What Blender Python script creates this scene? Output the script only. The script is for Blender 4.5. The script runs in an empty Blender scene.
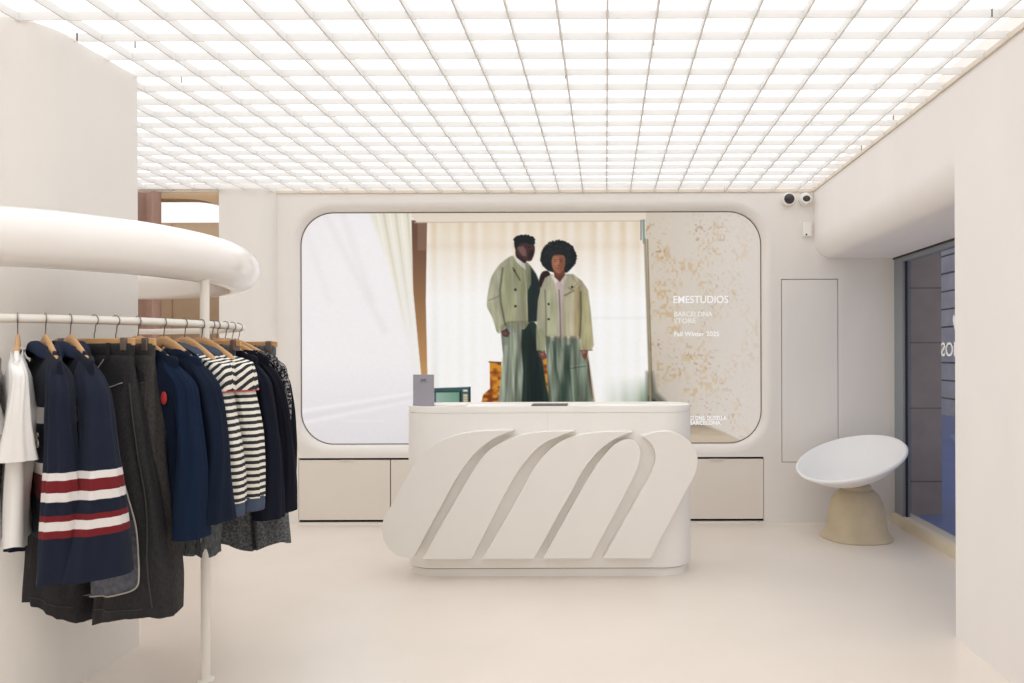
import bpy, bmesh, math, random
import numpy as np
from mathutils import Vector, Matrix, noise
from mathutils.geometry import tessellate_polygon
random.seed(4)
S = bpy.context.scene
COL = S.collection
PI = math.pi

# ------------------------------------------------------------------ helpers
def lin(c):
    return tuple((v/12.92 if v <= .04045 else ((v+.055)/1.055)**2.4) for v in (x/255 for x in c))

def empty(name, loc, rz=0):
    o = bpy.data.objects.new(name, None); COL.objects.link(o)
    o.empty_display_size = .05
    o.location = loc; o.rotation_euler = (0, 0, rz)
    return o

def tag(o, label=None, cat=None, group=None, kind=None):
    if label: o['label'] = label
    if cat: o['category'] = cat
    if group: o['group'] = group
    if kind: o['kind'] = kind
    return o

def mesh(name, verts, faces, mat, parent=None, smooth=False, kind=None, loc=None, auto=None, mats=None, fm=None):
    me = bpy.data.meshes.new(name)
    me.from_pydata([tuple(v) for v in verts], [], faces)
    bm = bmesh.new(); bm.from_mesh(me)
    bmesh.ops.recalc_face_normals(bm, faces=bm.faces)
    bm.to_mesh(me); bm.free()
    for m in (mats or [mat]): me.materials.append(m)
    if fm:
        for p, i in zip(me.polygons, fm): p.material_index = i
    if smooth:
        me.polygons.foreach_set('use_smooth', [True]*len(me.polygons))
    if auto:
        me.polygons.foreach_set('use_smooth', [True]*len(me.polygons))
        try: me.set_sharp_from_angle(angle=math.radians(auto))
        except Exception: pass
    o = bpy.data.objects.new(name, me); COL.objects.link(o)
    if parent: o.parent = parent
    if loc: o.location = loc
    if kind: o['kind'] = kind
    return o

class MB:
    def __init__(s): s.v = []; s.f = []
    def add(s, v, f):
        n = len(s.v); s.v += [tuple(p) for p in v]; s.f += [tuple(i+n for i in q) for q in f]; return s
    def box(s, a, b):
        x0, y0, z0 = a; x1, y1, z1 = b
        return s.add([(x0,y0,z0),(x1,y0,z0),(x1,y1,z0),(x0,y1,z0),(x0,y0,z1),(x1,y0,z1),(x1,y1,z1),(x0,y1,z1)],
                     [(0,3,2,1),(4,5,6,7),(0,1,5,4),(1,2,6,5),(2,3,7,6),(3,0,4,7)])
    def build(s, name, mat, parent=None, **k): return mesh(name, s.v, s.f, mat, parent, **k)

def bevel(o, w, seg=2, ang=40):
    m = o.modifiers.new('bevel', 'BEVEL'); m.width = w; m.segments = seg
    m.limit_method = 'ANGLE'; m.angle_limit = math.radians(ang)
    o.data.polygons.foreach_set('use_smooth', [True]*len(o.data.polygons))
    m.harden_normals = True
    return o

def loft(rings, cap0=True, cap1=True, closed=True):
    v = []; f = []; n = len(rings[0])
    for r in rings: v += [tuple(p) for p in r]
    for i in range(len(rings)-1):
        for j in range(n if closed else n-1):
            k = (j+1) % n
            f.append((i*n+j, i*n+k, (i+1)*n+k, (i+1)*n+j))
    if cap0: f.append(tuple(range(n))[::-1])
    if cap1: f.append(tuple((len(rings)-1)*n+j for j in range(n)))
    return v, f

def tube(pts, r, seg=12, loop=False, caps=True):
    pts = [Vector(p) for p in pts]; n = len(pts)
    rr = r if isinstance(r, (list, tuple)) else [r]*n
    rings = []; prev = None
    for i, p in enumerate(pts):
        if loop: t = (pts[(i+1) % n]-pts[i-1]).normalized()
        else: t = (pts[min(i+1, n-1)]-pts[max(i-1, 0)]).normalized()
        if prev is None:
            a = Vector((0, 0, 1)) if abs(t.z) < .9 else Vector((1, 0, 0))
            u = t.cross(a).normalized()
        else:
            u = (prev - t*prev.dot(t)).normalized()
        prev = u; w = t.cross(u)
        rings.append([p+(u*math.cos(2*PI*k/seg)+w*math.sin(2*PI*k/seg))*rr[i] for k in range(seg)])
    if loop: rings.append(rings[0])
    return loft(rings, caps and not loop, caps and not loop)

def catmull(P, per=8, loop=False):
    n = len(P); out = []
    rng = range(n) if loop else range(n-1)
    for i in rng:
        if loop: p = [P[(i+k-1) % n] for k in range(4)]
        else: p = [P[max(i-1, 0)], P[i], P[i+1], P[min(i+2, n-1)]]
        for q in range(per):
            f = q/per
            out.append(tuple(.5*((2*p[1][c])+(-p[0][c]+p[2][c])*f+(2*p[0][c]-5*p[1][c]+4*p[2][c]-p[3][c])*f*f+(-p[0][c]+3*p[1][c]-3*p[2][c]+p[3][c])*f**3) for c in range(len(P[0]))))
    if not loop: out.append(tuple(P[-1]))
    return out

def rrect(x0, z0, x1, z1, r, seg=12):
    out = []
    for cx, cz, a0 in ((x1-r, z1-r, 0), (x0+r, z1-r, 90), (x0+r, z0+r, 180), (x1-r, z0+r, 270)):
        for k in range(seg+1):
            a = math.radians(a0+90*k/seg)
            out.append((cx+r*math.cos(a), cz+r*math.sin(a)))
    return out

def holed(outer, holes, fn):
    """flat sheet with holes; fn maps (a,b) to a 3D point"""
    polys = [[Vector((a, b, 0)) for a, b in p] for p in [outer]+holes]
    tri = tessellate_polygon(polys)
    flat = [p for q in polys for p in q]
    return [fn(p.x, p.y) for p in flat], [tuple(t) for t in tri]

def prism(poly, y0, y1, fn=lambda a, b, y: (a, y, b)):
    n = len(poly)
    v = [fn(a, b, y0) for a, b in poly]+[fn(a, b, y1) for a, b in poly]
    f = [tuple(range(n)), tuple(range(2*n-1, n-1, -1))]+[(i, (i+1) % n, n+(i+1) % n, n+i) for i in range(n)]
    return v, f

# ------------------------------------------------------------------ materials
def mat(name, rgb, rough=.6, spec=.5, metal=0, var=0, vscale=6, bump=0, bscale=60, stretch=None, coat=0, emit=None, es=0, sheen=0):
    m = bpy.data.materials.new(name); m.use_nodes = True
    nt = m.node_tree; N = nt.nodes; L = nt.links; b = N['Principled BSDF']
    c = lin(rgb)+(1,)
    b.inputs['Base Color'].default_value = c
    b.inputs['Roughness'].default_value = rough
    b.inputs['Specular IOR Level'].default_value = spec
    b.inputs['Metallic'].default_value = metal
    b.inputs['Coat Weight'].default_value = coat
    b.inputs['Coat Roughness'].default_value = .08
    b.inputs['Sheen Weight'].default_value = sheen
    if emit:
        b.inputs['Emission Color'].default_value = lin(emit)+(1,)
        b.inputs['Emission Strength'].default_value = es
    tc = N.new('ShaderNodeTexCoord'); mp = N.new('ShaderNodeMapping')
    L.new(tc.outputs['Object'], mp.inputs[0])
    if stretch: mp.inputs['Scale'].default_value = stretch
    if var:
        n = N.new('ShaderNodeTexNoise'); n.inputs['Scale'].default_value = vscale; n.inputs['Detail'].default_value = 5
        L.new(mp.outputs[0], n.inputs['Vector'])
        r = N.new('ShaderNodeMapRange'); r.inputs['From Min'].default_value = .3; r.inputs['From Max'].default_value = .7
        r.inputs['To Min'].default_value = 1-var; r.inputs['To Max'].default_value = 1+var
        L.new(n.outputs['Fac'], r.inputs['Value'])
        h = N.new('ShaderNodeHueSaturation'); h.inputs['Color'].default_value = c
        L.new(r.outputs[0], h.inputs['Value']); L.new(h.outputs[0], b.inputs['Base Color'])
    if bump:
        n2 = N.new('ShaderNodeTexNoise'); n2.inputs['Scale'].default_value = bscale; n2.inputs['Detail'].default_value = 4
        L.new(mp.outputs[0], n2.inputs['Vector'])
        bp = N.new('ShaderNodeBump'); bp.inputs['Strength'].default_value = bump; bp.inputs['Distance'].default_value = .004
        L.new(n2.outputs['Fac'], bp.inputs['Height']); L.new(bp.outputs[0], b.inputs['Normal'])
    return m

def banded(name, stops, base, rough=.9, bscale=300, bump=.25, coord='Z'):
    """fabric with bands along local z: stops = [(z, rgb)...] from the lowest up, constant between"""
    m = mat(name, base, rough, .2, bump=bump, bscale=bscale, sheen=.05)
    nt = m.node_tree; N = nt.nodes; L = nt.links; b = N['Principled BSDF']
    tc = N.new('ShaderNodeTexCoord'); sp = N.new('ShaderNodeSeparateXYZ'); L.new(tc.outputs['Object'], sp.inputs[0])
    mr = N.new('ShaderNodeMapRange'); z0, z1 = -1.3, 0
    mr.inputs['From Min'].default_value = z0; mr.inputs['From Max'].default_value = z1
    L.new(sp.outputs[coord], mr.inputs['Value'])
    cr = N.new('ShaderNodeValToRGB'); cr.color_ramp.interpolation = 'CONSTANT'
    e = cr.color_ramp.elements
    while len(e) > 1: e.remove(e[-1])
    e[0].position = 0; e[0].color = lin(base)+(1,)
    for z, c in stops:
        q = e.new((z-z0)/(z1-z0)); q.color = lin(c)+(1,)
    L.new(mr.outputs[0], cr.inputs[0]); L.new(cr.outputs[0], b.inputs['Base Color'])
    return m

def striped(name, a, c, period, axis=(0, 0, 1), duty=.5, base_rough=.9):
    m = mat(name, a, base_rough, .2, bump=.2, bscale=300)
    nt = m.node_tree; N = nt.nodes; L = nt.links; b = N['Principled BSDF']
    tc = N.new('ShaderNodeTexCoord'); d = N.new('ShaderNodeVectorMath'); d.operation = 'DOT_PRODUCT'
    L.new(tc.outputs['Object'], d.inputs[0]); d.inputs[1].default_value = axis
    k = N.new('ShaderNodeMath'); k.operation = 'MULTIPLY'; k.inputs[1].default_value = 1/period
    L.new(d.outputs['Value'], k.inputs[0])
    f = N.new('ShaderNodeMath'); f.operation = 'FRACT'; L.new(k.outputs[0], f.inputs[0])
    g = N.new('ShaderNodeMath'); g.operation = 'GREATER_THAN'; g.inputs[1].default_value = duty; L.new(f.outputs[0], g.inputs[0])
    mx = N.new('ShaderNodeMix'); mx.data_type = 'RGBA'
    mx.inputs['A'].default_value = lin(a)+(1,); mx.inputs['B'].default_value = lin(c)+(1,)
    L.new(g.outputs[0], mx.inputs['Factor']); L.new(mx.outputs['Result'], b.inputs['Base Color'])
    return m

def flecked(name, dark, light, scale=60, lo=.45, hi=.6, stretch=(1, 1, 1)):
    m = mat(name, dark, .9, .2)
    nt = m.node_tree; N = nt.nodes; L = nt.links; b = N['Principled BSDF']
    tc = N.new('ShaderNodeTexCoord'); mp = N.new('ShaderNodeMapping'); mp.inputs['Scale'].default_value = stretch
    L.new(tc.outputs['Object'], mp.inputs[0])
    n = N.new('ShaderNodeTexNoise'); n.inputs['Scale'].default_value = scale; n.inputs['Detail'].default_value = 3
    L.new(mp.outputs[0], n.inputs['Vector'])
    cr = N.new('ShaderNodeValToRGB'); e = cr.color_ramp.elements
    e[0].position = lo; e[0].color = lin(dark)+(1,); e[1].position = hi; e[1].color = lin(light)+(1,)
    L.new(n.outputs['Fac'], cr.inputs[0]); L.new(cr.outputs[0], b.inputs['Base Color'])
    return m

def emission(name, rgb, s):
    m = bpy.data.materials.new(name); m.use_nodes = True
    nt = m.node_tree; nt.nodes.clear()
    e = nt.nodes.new('ShaderNodeEmission'); o = nt.nodes.new('ShaderNodeOutputMaterial')
    e.inputs[0].default_value = tuple(rgb)+(1,); e.inputs[1].default_value = s
    nt.links.new(e.outputs[0], o.inputs[0]); return m

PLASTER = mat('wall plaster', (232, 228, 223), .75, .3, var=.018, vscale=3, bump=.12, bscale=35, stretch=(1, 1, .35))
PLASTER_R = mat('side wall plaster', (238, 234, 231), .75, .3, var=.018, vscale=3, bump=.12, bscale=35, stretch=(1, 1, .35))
CABINET = mat('cabinet paint', (228, 221, 212), .6, .3, var=.01)
FLOOR = mat('microcement floor', (229, 220, 210), .27, .5, var=.03, vscale=1.3, bump=.05, bscale=12)
WHITE = mat('white lacquer', (243, 240, 237), .18, .5, coat=.4)
RAILW = mat('white powder coat', (238, 234, 226), .3, .5)
DESKM = mat('desk paint', (238, 236, 232), .45, .4, var=.006)
DESKP = mat('desk relief paint', (233, 230, 225), .5, .35, var=.006)
GRIDW = mat('louvre white', (234, 233, 231), .5, .3)
_n = GRIDW.node_tree; _t = _n.nodes.new('ShaderNodeBsdfTranslucent'); _t.inputs[0].default_value = (.93, .93, .92, 1)
_m = _n.nodes.new('ShaderNodeMixShader'); _m.inputs[0].default_value = .10
_n.links.new(_n.nodes['Principled BSDF'].outputs[0], _m.inputs[1]); _n.links.new(_t.outputs[0], _m.inputs[2])
_n.links.new(_m.outputs[0], _n.nodes['Material Output'].inputs[0])
DARKGAP = mat('dark recess', (40, 34, 30), .9, .1)
WOOD = mat('beech wood', (203, 160, 112), .45, .4, var=.08, vscale=9, stretch=(2, 14, 14))
STEEL = mat('brushed steel', (150, 147, 144), .3, .5, metal=1)
CLIP = mat('grey clip', (122, 110, 104), .4, .5, metal=.6)
BOWL = mat('white shell', (238, 238, 238), .4, .4)
BASE = mat('sandstone concrete', (196, 182, 156), .85, .2, var=.10, vscale=5, bump=.6, bscale=25)
CAMW = mat('white plastic', (236, 234, 230), .4, .4)
CAMD = mat('tinted dome', (48, 44, 46), .12, .6)
FRAMEG = mat('grey window frame', (140, 146, 152), .4, .4)
FRAMED = mat('dark gasket', (46, 44, 46), .5, .3)
CREAM = mat('cream sill paint', (226, 214, 190), .5, .3)
PIERST = mat('street pier stone', (158, 142, 132), .85, .2, var=.12, vscale=6)
TANP = mat('tan plaster', (198, 172, 142), .8, .2, var=.03)
BEIGEP = mat('beige panel', (218, 194, 166), .6, .3, var=.03, stretch=(8, 1, 1))
CURT = mat('brown curtain', (158, 128, 114), .9, .1, var=.04, vscale=30)

# ------------------------------------------------------------------ dimensions
FY, ZC, CAMZ = 6.10, 2.80, 1.44
XR, XW = 1.76, 2.43          # right wall plane, window plane
GY1 = FY
def wx(u, Y): return (u-606)/721*Y
def wz(v, Y): return CAMZ-(v-353)/721*Y

# ------------------------------------------------------------------ setting
MB().box((-5.6, -2.0, -.12), (2.56, 7.7, 0)).build('floor', FLOOR, kind='structure')

# back wall: sheet with openings
pu0, pu1, pv0, pv1 = 301.5, 761, 212, 443.5
PX0, PX1, PZ0, PZ1 = wx(pu0, FY+.07), wx(pu1, FY+.07), wz(pv1, FY+.07), wz(pv0, FY+.07)
LIP = .075
hole_poster = rrect(PX0-LIP, PZ0-LIP, PX1+LIP, PZ1+LIP, .28+LIP)
cx0, cx1, cz0, cz1 = wx(298, FY), wx(763.5, FY), .012, wz(457.3, FY)
ax0, ax1, az0, az1 = wx(781.3, FY), wx(838.3, FY), wz(463, FY), wz(279.5, FY)
hole_cab = [(cx0, cz0), (cx1, cz0), (cx1, cz1), (cx0, cz1)]
hole_ap = [(ax0, az0), (ax1, az0), (ax1, az1), (ax0, az1)]
v, f = holed([(-3.0, 0), (XW+.13, 0), (XW+.13, ZC+.2), (-3.0, ZC+.2)], [hole_poster, hole_cab, hole_ap], lambda a, b: (a, FY, b))
wb = MB().add(v, f)
# rounded lip turning into the opening
rings = []
for k in range(9):
    a = PI/2*k/8
    off = LIP*(1-math.sin(a)); dy = LIP*(1-math.cos(a))
    rings.append([(x, FY+dy, z) for x, z in rrect(PX0-off, PZ0-off, PX1+off, PZ1+off, .28+off)])
v, f = loft(rings, False, False); wb.add(v, f)
for h in (hole_cab, hole_ap):       # thickness of the cut-outs
    v, f = loft([[(x, FY, z) for x, z in h], [(x, FY+.05, z) for x, z in h]], False, False); wb.add(v, f)
wb.add(*prism([(-3.0, 0), (XW+.13, 0), (XW+.13, ZC+.2), (-3.0, ZC+.2)], FY+.12, FY+.2))
wb.build('wall_back', PLASTER, kind='structure', auto=35)

# pier with a rounded right edge, on the left of the back wall
pl, pr, pf, r = -3.21, -2.78, 5.985, .13
foot = [(pl, FY+.2), (pl, pf)]+[(pr-r+r*math.sin(a), pf+(FY-pf+.02)*(1-math.cos(a))) for a in [PI/2*k/10 for k in range(11)]]+[(pr, FY+.2)]
n = len(foot)
mesh('wall_pier', [(x, y, 0) for x, y in foot]+[(x, y, ZC+.2) for x, y in foot],
     [tuple(range(n))[::-1], tuple(range(n, 2*n))]+[(i, (i+1) % n, n+(i+1) % n, n+i) for i in range(n)], PLASTER, kind='structure', auto=30)

# tan partition left of the pier with a round-cornered doorway, and the room behind it
zt = wz(198, FY)
arch = [(-4.6, 0.001), (pl+.001, .001), (pl+.001, zt-.13)]
arch += [(pl+.001-.35*(1-math.cos(a)), zt-.13+.13*math.sin(a)) for a in [PI/2*k/10 for k in range(1, 11)]]+[(-4.6, zt)]
out = [(-5.6, 0), (pl+.001, 0)]
poly = [(-5.6, 0), (-4.6, 0), (-4.6, zt)]+arch[3:-1][::-1]+[(pl+.001, zt-.13), (pl+.001, ZC+.2), (-5.6, ZC+.2)]
mesh('wall_partition', *prism(poly, FY-.02, FY+.12), TANP, kind='structure')
b = MB(); b.box((-5.6, 7.5, 0), (-3.0, 7.6, ZC+.2)); b.build('wall_fitting_room_back', BEIGEP, kind='structure')
MB().box((wx(172, 7.49)-.004, 7.492, 0), (wx(172, 7.49)+.004, 7.5, ZC)).build('trim_panel_joint', TANP, kind='structure')
MB().box((-3.1, FY+.2, 0), (-3.0, 7.6, ZC+.2)).build('wall_fitting_room_side', TANP, kind='structure')

# left column block with rounded front corner
cr_ = .16
sx, fy0, fy1 = -2.31, 2.92, 3.56
foot = [(-3.35, fy1), (-3.35, fy0)]+[(sx-cr_+cr_*math.sin(a), fy0+cr_*(1-math.cos(a))) for a in [PI/2*k/10 for k in range(11)]]+[(sx, fy1)]
n = len(foot)
mesh('wall_column', [(x, y, 0) for x, y in foot]+[(x, y, ZC+.01) for x, y in foot],
     [tuple(range(n))[::-1], tuple(range(n, 2*n))]+[(i, (i+1) % n, n+(i+1) % n, n+i) for i in range(n)], PLASTER, kind='structure', auto=30)

# right wall, bulkhead over the window bay
ye = 3.635
b = MB(); b.box((XR, -2.0, 0), (XW+.13, ye, ZC+.2))
b.build('wall_right', PLASTER_R, kind='structure')
zs = 2.235
prof = [(XW+.13, ZC+.2), (XR, ZC+.2)]+[(XR+.15*(1-math.cos(a)), zs+.19*(1-math.sin(a))) for a in [PI/2*k/12 for k in range(13)]]+[(XW+.13, zs)]
v, f = prism(prof, ye, FY, lambda a, b_, y: (a, y, b_))
mesh('wall_bulkhead', v, f, PLASTER_R, kind='structure', auto=30)
MB().box((-5.7, -2.0, 0), (-5.6, 7.7, ZC+.2)).build('wall_left', PLASTER, kind='structure')
MB().box((-5.7, -2.1, 0), (2.56, -2.0, ZC+.2)).build('wall_front', PLASTER, kind='structure')
MB().box((-5.7, -2.1, ZC+.2), (2.56, 7.7, ZC+.3)).build('ceiling', PLASTER, kind='structure')

# window bay on the right
zg0, zg1 = .086, 2.222
MB().box((XW-.012, ye, 0), (XW+.13, FY, zg0)).build('trim_window_sill', CREAM, kind='structure')
w = empty('window_1', (XW, 4.9, 0)); w['kind'] = 'structure'
def lo(x, y, z): return (x-XW, y-4.9, z)
fr = MB()
fr.box(lo(XW+.01, 5.93, zg0), lo(XW+.07, FY, zg1))
fr.box(lo(XW+.01, ye, zg1-.035), lo(XW+.07, 5.93, zg1))
fr.box(lo(XW+.01, ye, zg0), lo(XW+.07, ye+.05, zg1-.035))
fr.build('window_frame', FRAMEG, w, kind='structure')
g = MB(); g.box(lo(XW+.03, 5.915, zg0), lo(XW+.045, 5.93, zg1-.035)); g.box(lo(XW-.002, ye, zg1), lo(XW+.07, FY-.001, zg1+.013))
g.build('gasket', FRAMED, w, kind='structure')
gm = bpy.data.materials.new('window glass'); gm.use_nodes = True
N = gm.node_tree.nodes; L = gm.node_tree.links; N.clear()
tr = N.new('ShaderNodeBsdfTransparent'); tr.inputs[0].default_value = (.86, .88, .93, 1)
gl = N.new('ShaderNodeBsdfGlossy'); gl.inputs['Roughness'].default_value = .02; gl.inputs[0].default_value = (1, 1, 1, 1)
lw = N.new('ShaderNodeLayerWeight'); lw.inputs[0].default_value = .5
pw_ = N.new('ShaderNodeMath'); pw_.operation = 'POWER'; pw_.inputs[1].default_value = 4.5; L.new(lw.outputs['Facing'], pw_.inputs[0])
fn = N.new('ShaderNodeMath'); fn.operation = 'MULTIPLY_ADD'; fn.inputs[1].default_value = .9; fn.inputs[2].default_value = .05; L.new(pw_.outputs[0], fn.inputs[0])
mx = N.new('ShaderNodeMixShader'); oo = N.new('ShaderNodeOutputMaterial')
L.new(fn.outputs[0], mx.inputs[0]); L.new(tr.outputs[0], mx.inputs[1]); L.new(gl.outputs[0], mx.inputs[2]); L.new(mx.outputs[0], oo.inputs[0])
b = MB(); b.add([lo(XW+.045, ye+.05, zg0), lo(XW+.045, 5.92, zg0), lo(XW+.045, 5.92, zg1-.035), lo(XW+.045, ye+.05, zg1-.035)], [(0, 1, 2, 3)])
b.build('glass_pane', gm, w, kind='structure')
MB().box((XW, ye, zg1+.013), (XW+.13, FY, zs+.02)).build('trim_window_head', PLASTER_R, kind='structure')

# vinyl lettering on the glass, reads from the street
VIN = mat('white vinyl', (246, 246, 246), .5, .3, emit=(246, 246, 246), es=0)
def text(name, body, m, parent, size, extrude=.0006, spacing=1):
    c = bpy.data.curves.new(name, 'FONT'); c.body = body; c.size = size; c.extrude = extrude
    c.space_character = spacing; c.materials.append(m)
    o = bpy.data.objects.new(name, c); COL.objects.link(o); o.parent = parent
    return o
def fit(o, wd, ht, bold=0):
    bpy.context.view_layer.update()
    d = o.dimensions
    sx_ = wd/max(d.x, 1e-4); sy_ = ht/max(d.y, 1e-4)
    o.data.offset = bold/max(sx_, sy_)
    bpy.context.view_layer.update()
    dg = bpy.context.evaluated_depsgraph_get()
    me = bpy.data.meshes.new_from_object(o.evaluated_get(dg))
    n = bpy.data.objects.new(o.name, me)
    nm_ = o.name; par = o.parent; bpy.data.objects.remove(o); n.name = nm_
    for v in me.vertices: v.co.x *= sx_; v.co.y *= sy_
    COL.objects.link(n); n.parent = par
    return n
vt = empty('window_lettering', (XW+.0445, 4.86, 1.44))
tag(vt, 'white vinyl shop name in reverse with slanted logo on the street window glass', 'window lettering')
t = text('lettering', 'EMESTUDIOS', VIN, vt, .1)
t = fit(t, .84, .098, .0025)
# local x runs toward +Y, seen mirrored from inside: text faces the street (+X)
t.rotation_euler = (PI/2, 0, PI/2); 
vt_start = 5.31
t.location = (0, vt_start-4.86-.84, wz(357, 5.15)-CAMZ)

# street outside
stn = flecked('limestone blocks', (118, 116, 116), (150, 148, 146), 3, .3, .7)
MB().box((2.58, 2.0, -.15), (9.0, 24, -.05)).build('ground_street', mat('skylight blue paving', (96, 122, 178), .35, .5, var=.12, vscale=2.5), kind='structure')  # paving: the blue of the skylight is mixed into its base colour
pier = MB().box((2.60, 6.6, -.05), (3.07, 7.3, 3.8)).build('wall_street_pier', PIERST, kind='structure')
pj = MB()
for z in (.25, .92, 1.52, 2.02): pj.box((2.60, 6.597, z), (3.071, 6.601, z+.012))
pj.build('trim_pier_joint', mat('pier joint', (96, 88, 86), .9, .1), kind='structure')
fac = MB(); z = -.05; k = 0
while z < 7:
    y = 9.0+(k % 2)*.55
    fac.box((8.0, 9.0, z), (8.4, 24, z+.375)); z += .42; k += 1
MB().box((8.05, 9.0, -.05), (8.38, 24, 7)).build('wall_street_joints', mat('facade joint', (60, 60, 64), .9), kind='structure')
fac.build('wall_street_facade', mat('street facade stone', (196, 190, 184), .8, .2, var=.15, vscale=2), kind='structure')

# ------------------------------------------------------------------ luminous louvre ceiling
gr = empty('louvre_ceiling', (0, 0, ZC)); tag(gr, 'white square louvre grid ceiling lit from above over the whole shop', 'ceiling grid'); gr['kind'] = 'structure'
P_, h_, th_ = .2, .036, .0045
gb = MB()
xs = [.01+P_*k for k in range(-28, 9)]
ys = [2.936+P_*k for k in range(-24, 16)]
for x in xs: gb.box((x-th_*1.0, -1.98, 0), (x+th_*1.0, FY-.0 if x > -2.8 else 5.98, h_-.002))
for y in ys: gb.box((-5.58, y-th_/2, .001), (XR-.002, y+th_/2, h_))
gb.build('louvre_grid', GRIDW, gr, kind='structure')
eb = MB()
eb.box((XR-.012, -1.98, -.004), (XR-.001, FY, .02)); eb.box((-2.79, FY-.012, -.004), (XR-.012, FY-.001, .02)); eb.box((-5.58, 5.965, -.02), (pl-.002, 5.98, h_))
eb.build('edge_strip', mat('edge strip', (214, 204, 190), .6, .3), gr, kind='structure')
LIGHT = 1.72
PANEL = emission('diffuser light', (1.0, .99, .985), LIGHT)
lp = MB()
lp.box((-5.5, -1.9, .075), (XR-.02, FY-.02, .085))
lp.build('light_diffuser', PANEL, gr, kind='structure')
# suspended inner strips and wire hooks seen between the louvres
hk = MB()
for u, v_ in ((78, 38), (136, 46), (182, 81), (566, 78), (655, 45), (993, 17), (894, 120), (862, 150)):
    Y = 721*1.36/(353-v_); x = wx(u, Y)
    hk.box((x-.002, Y-.002, -.004), (x+.002, Y+.002, .03))
hk.build('wire_hook', mat('dark wire', (90, 88, 86), .5), gr, kind='structure')
# next room: same luminous ceiling
lp2 = MB().box((-5.5, FY+.14, ZC), (-3.1, 7.45, ZC+.02)).build('ceiling_fitting_room', emission('fitting room diffuser', (1, .97, .94), 1.1), kind='structure')

# ------------------------------------------------------------------ curtain beside the doorway
rings = []
def curtain(x0, x1, y, z0, z1, folds, amp, m, name):
    vv = []; ff = []; n = folds*12
    for j in range(2):
        for i in range(n+1):
            t_ = i/n
            vv.append((x0+(x1-x0)*t_, y+amp*math.sin(t_*folds*2*PI)+amp*.3*math.sin(t_*folds*4.7*PI+1), z0 if j == 0 else z1))
    for i in range(n): ff.append((i, i+1, n+2+i, n+1+i))
    o = mesh(name, [(a-x0, b_-y, c) for a, b_, c in vv], ff, m, loc=(x0, y, 0), smooth=True)
    s = o.modifiers.new('s', 'SOLIDIFY'); s.thickness = .004
    return o
cu = curtain(-4.75, wx(161, 5.9), 5.9, .03, ZC-.03, 6, .035, CURT, 'curtain')
tag(cu, 'brown floor length curtain hanging beside the fitting room doorway behind the round rail', 'curtain')

# ------------------------------------------------------------------ flush cabinets and access panel
g_ = .009
xm = wx(390, FY)
def cabinet(name, x0, x1, label, tabx, shadow=.018):
    c = empty(name, ((x0+x1)/2, FY, 0)); tag(c, label, 'cabinet', 'flush cabinets under the picture')
    X0, X1 = x0-(x0+x1)/2, x1-(x0+x1)/2
    b_ = MB().box((X0+.002, .026, cz0), (X1-.002, .10, cz1-.002)); b_.build('carcass', DARKGAP, c)
    d = MB().box((X0+g_/2, .0, cz0+.022), (X1-g_/2, .022, cz1-shadow)).build('door', CABINET, c); bevel(d, .0015)
    t_ = MB().box((tabx-(x0+x1)/2-.06, -.012, cz1-shadow-.004), (tabx-(x0+x1)/2+.06, .02, cz1-shadow+.001)).build('handle', CABINET, d)
xs_ = [cx0, xm, xm+(wx(690, FY)-xm)*.5-.05, wx(640, FY), cx1]
names = ['leftmost flush beige cabinet door under the picture, beside the hanging clothes',
         'flush beige cabinet mostly hidden behind the left end of the counter',
         'flush beige cabinet fully hidden behind the middle of the counter',
         'rightmost flush beige cabinet door under the picture, right of the counter']
for i in range(4):
    if i == 2: continue
    x0, x1 = xs_[i], xs_[i+1]
    if i == 1: x1 = xs_[3]
    cabinet('wall_cabinet', x0, x1, names[i], wx(346, FY) if i == 0 else (wx(716, FY) if i == 3 else (x0+x1)/2))
ap = empty('access_panel', ((ax0+ax1)/2, FY, 0)); tag(ap, 'tall narrow flush access panel in the wall behind the bowl chair', 'access panel')
pw = (ax1-ax0)/2
o = MB().box((-pw+.006, 0, az0+.006), (pw-.006, .02, az1-.006)).build('panel_door', PLASTER, ap); bevel(o, .001)
MB().box((-pw+.001, .03, az0+.001), (pw-.001, .06, az1-.001)).build('backing', DARKGAP, ap)

# ------------------------------------------------------------------ cameras and sensor in the corner
def sphere(r, seg=20, rings_=12, c=(0, 0, 0), sc=(1, 1, 1)):
    R = []
    for i in range(1, rings_):
        a = PI*i/rings_
        R.append([(c[0]+sc[0]*r*math.sin(a)*math.cos(2*PI*k/seg), c[1]+sc[1]*r*math.sin(a)*math.sin(2*PI*k/seg), c[2]+sc[2]*r*math.cos(a)) for k in range(seg)])
    return loft(R)
def lathe(prof, seg=32, axis='z', c=(0, 0, 0), cap=True):
    R = []
    for r, h in prof:
        R.append([(c[0]+r*math.cos(2*PI*k/seg), c[1]+r*math.sin(2*PI*k/seg), c[2]+h) if axis == 'z' else
                  (c[0]+r*math.cos(2*PI*k/seg), c[1]+h, c[2]+r*math.sin(2*PI*k/seg)) for k in range(seg)])
    return loft(R, cap, cap)
c1 = empty('security_camera', (wx(789.5, 6.05), 6.098, wz(199.5, 6.05)))
tag(c1, 'white dome security camera with large dark lens, the left one of two in the corner', 'camera', 'security cameras in the ceiling corner')
v, f = lathe([(.05, 0), (.055, -.01), (.056, -.04), (.05, -.055), (.044, -.058)], axis='y'); mesh('housing', v, f, CAMW, c1, auto=40)
v, f = sphere(.044, c=(0, -.056, 0), sc=(1, .65, 1)); mesh('dome_lens', v, f, CAMD, c1, smooth=True)
c2 = empty('security_camera', (wx(806.5, 6.05), 6.098, wz(199.3, 6.05)))
tag(c2, 'white security camera with small dark lens, the right one of two in the corner', 'camera', 'security cameras in the ceiling corner')
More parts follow.
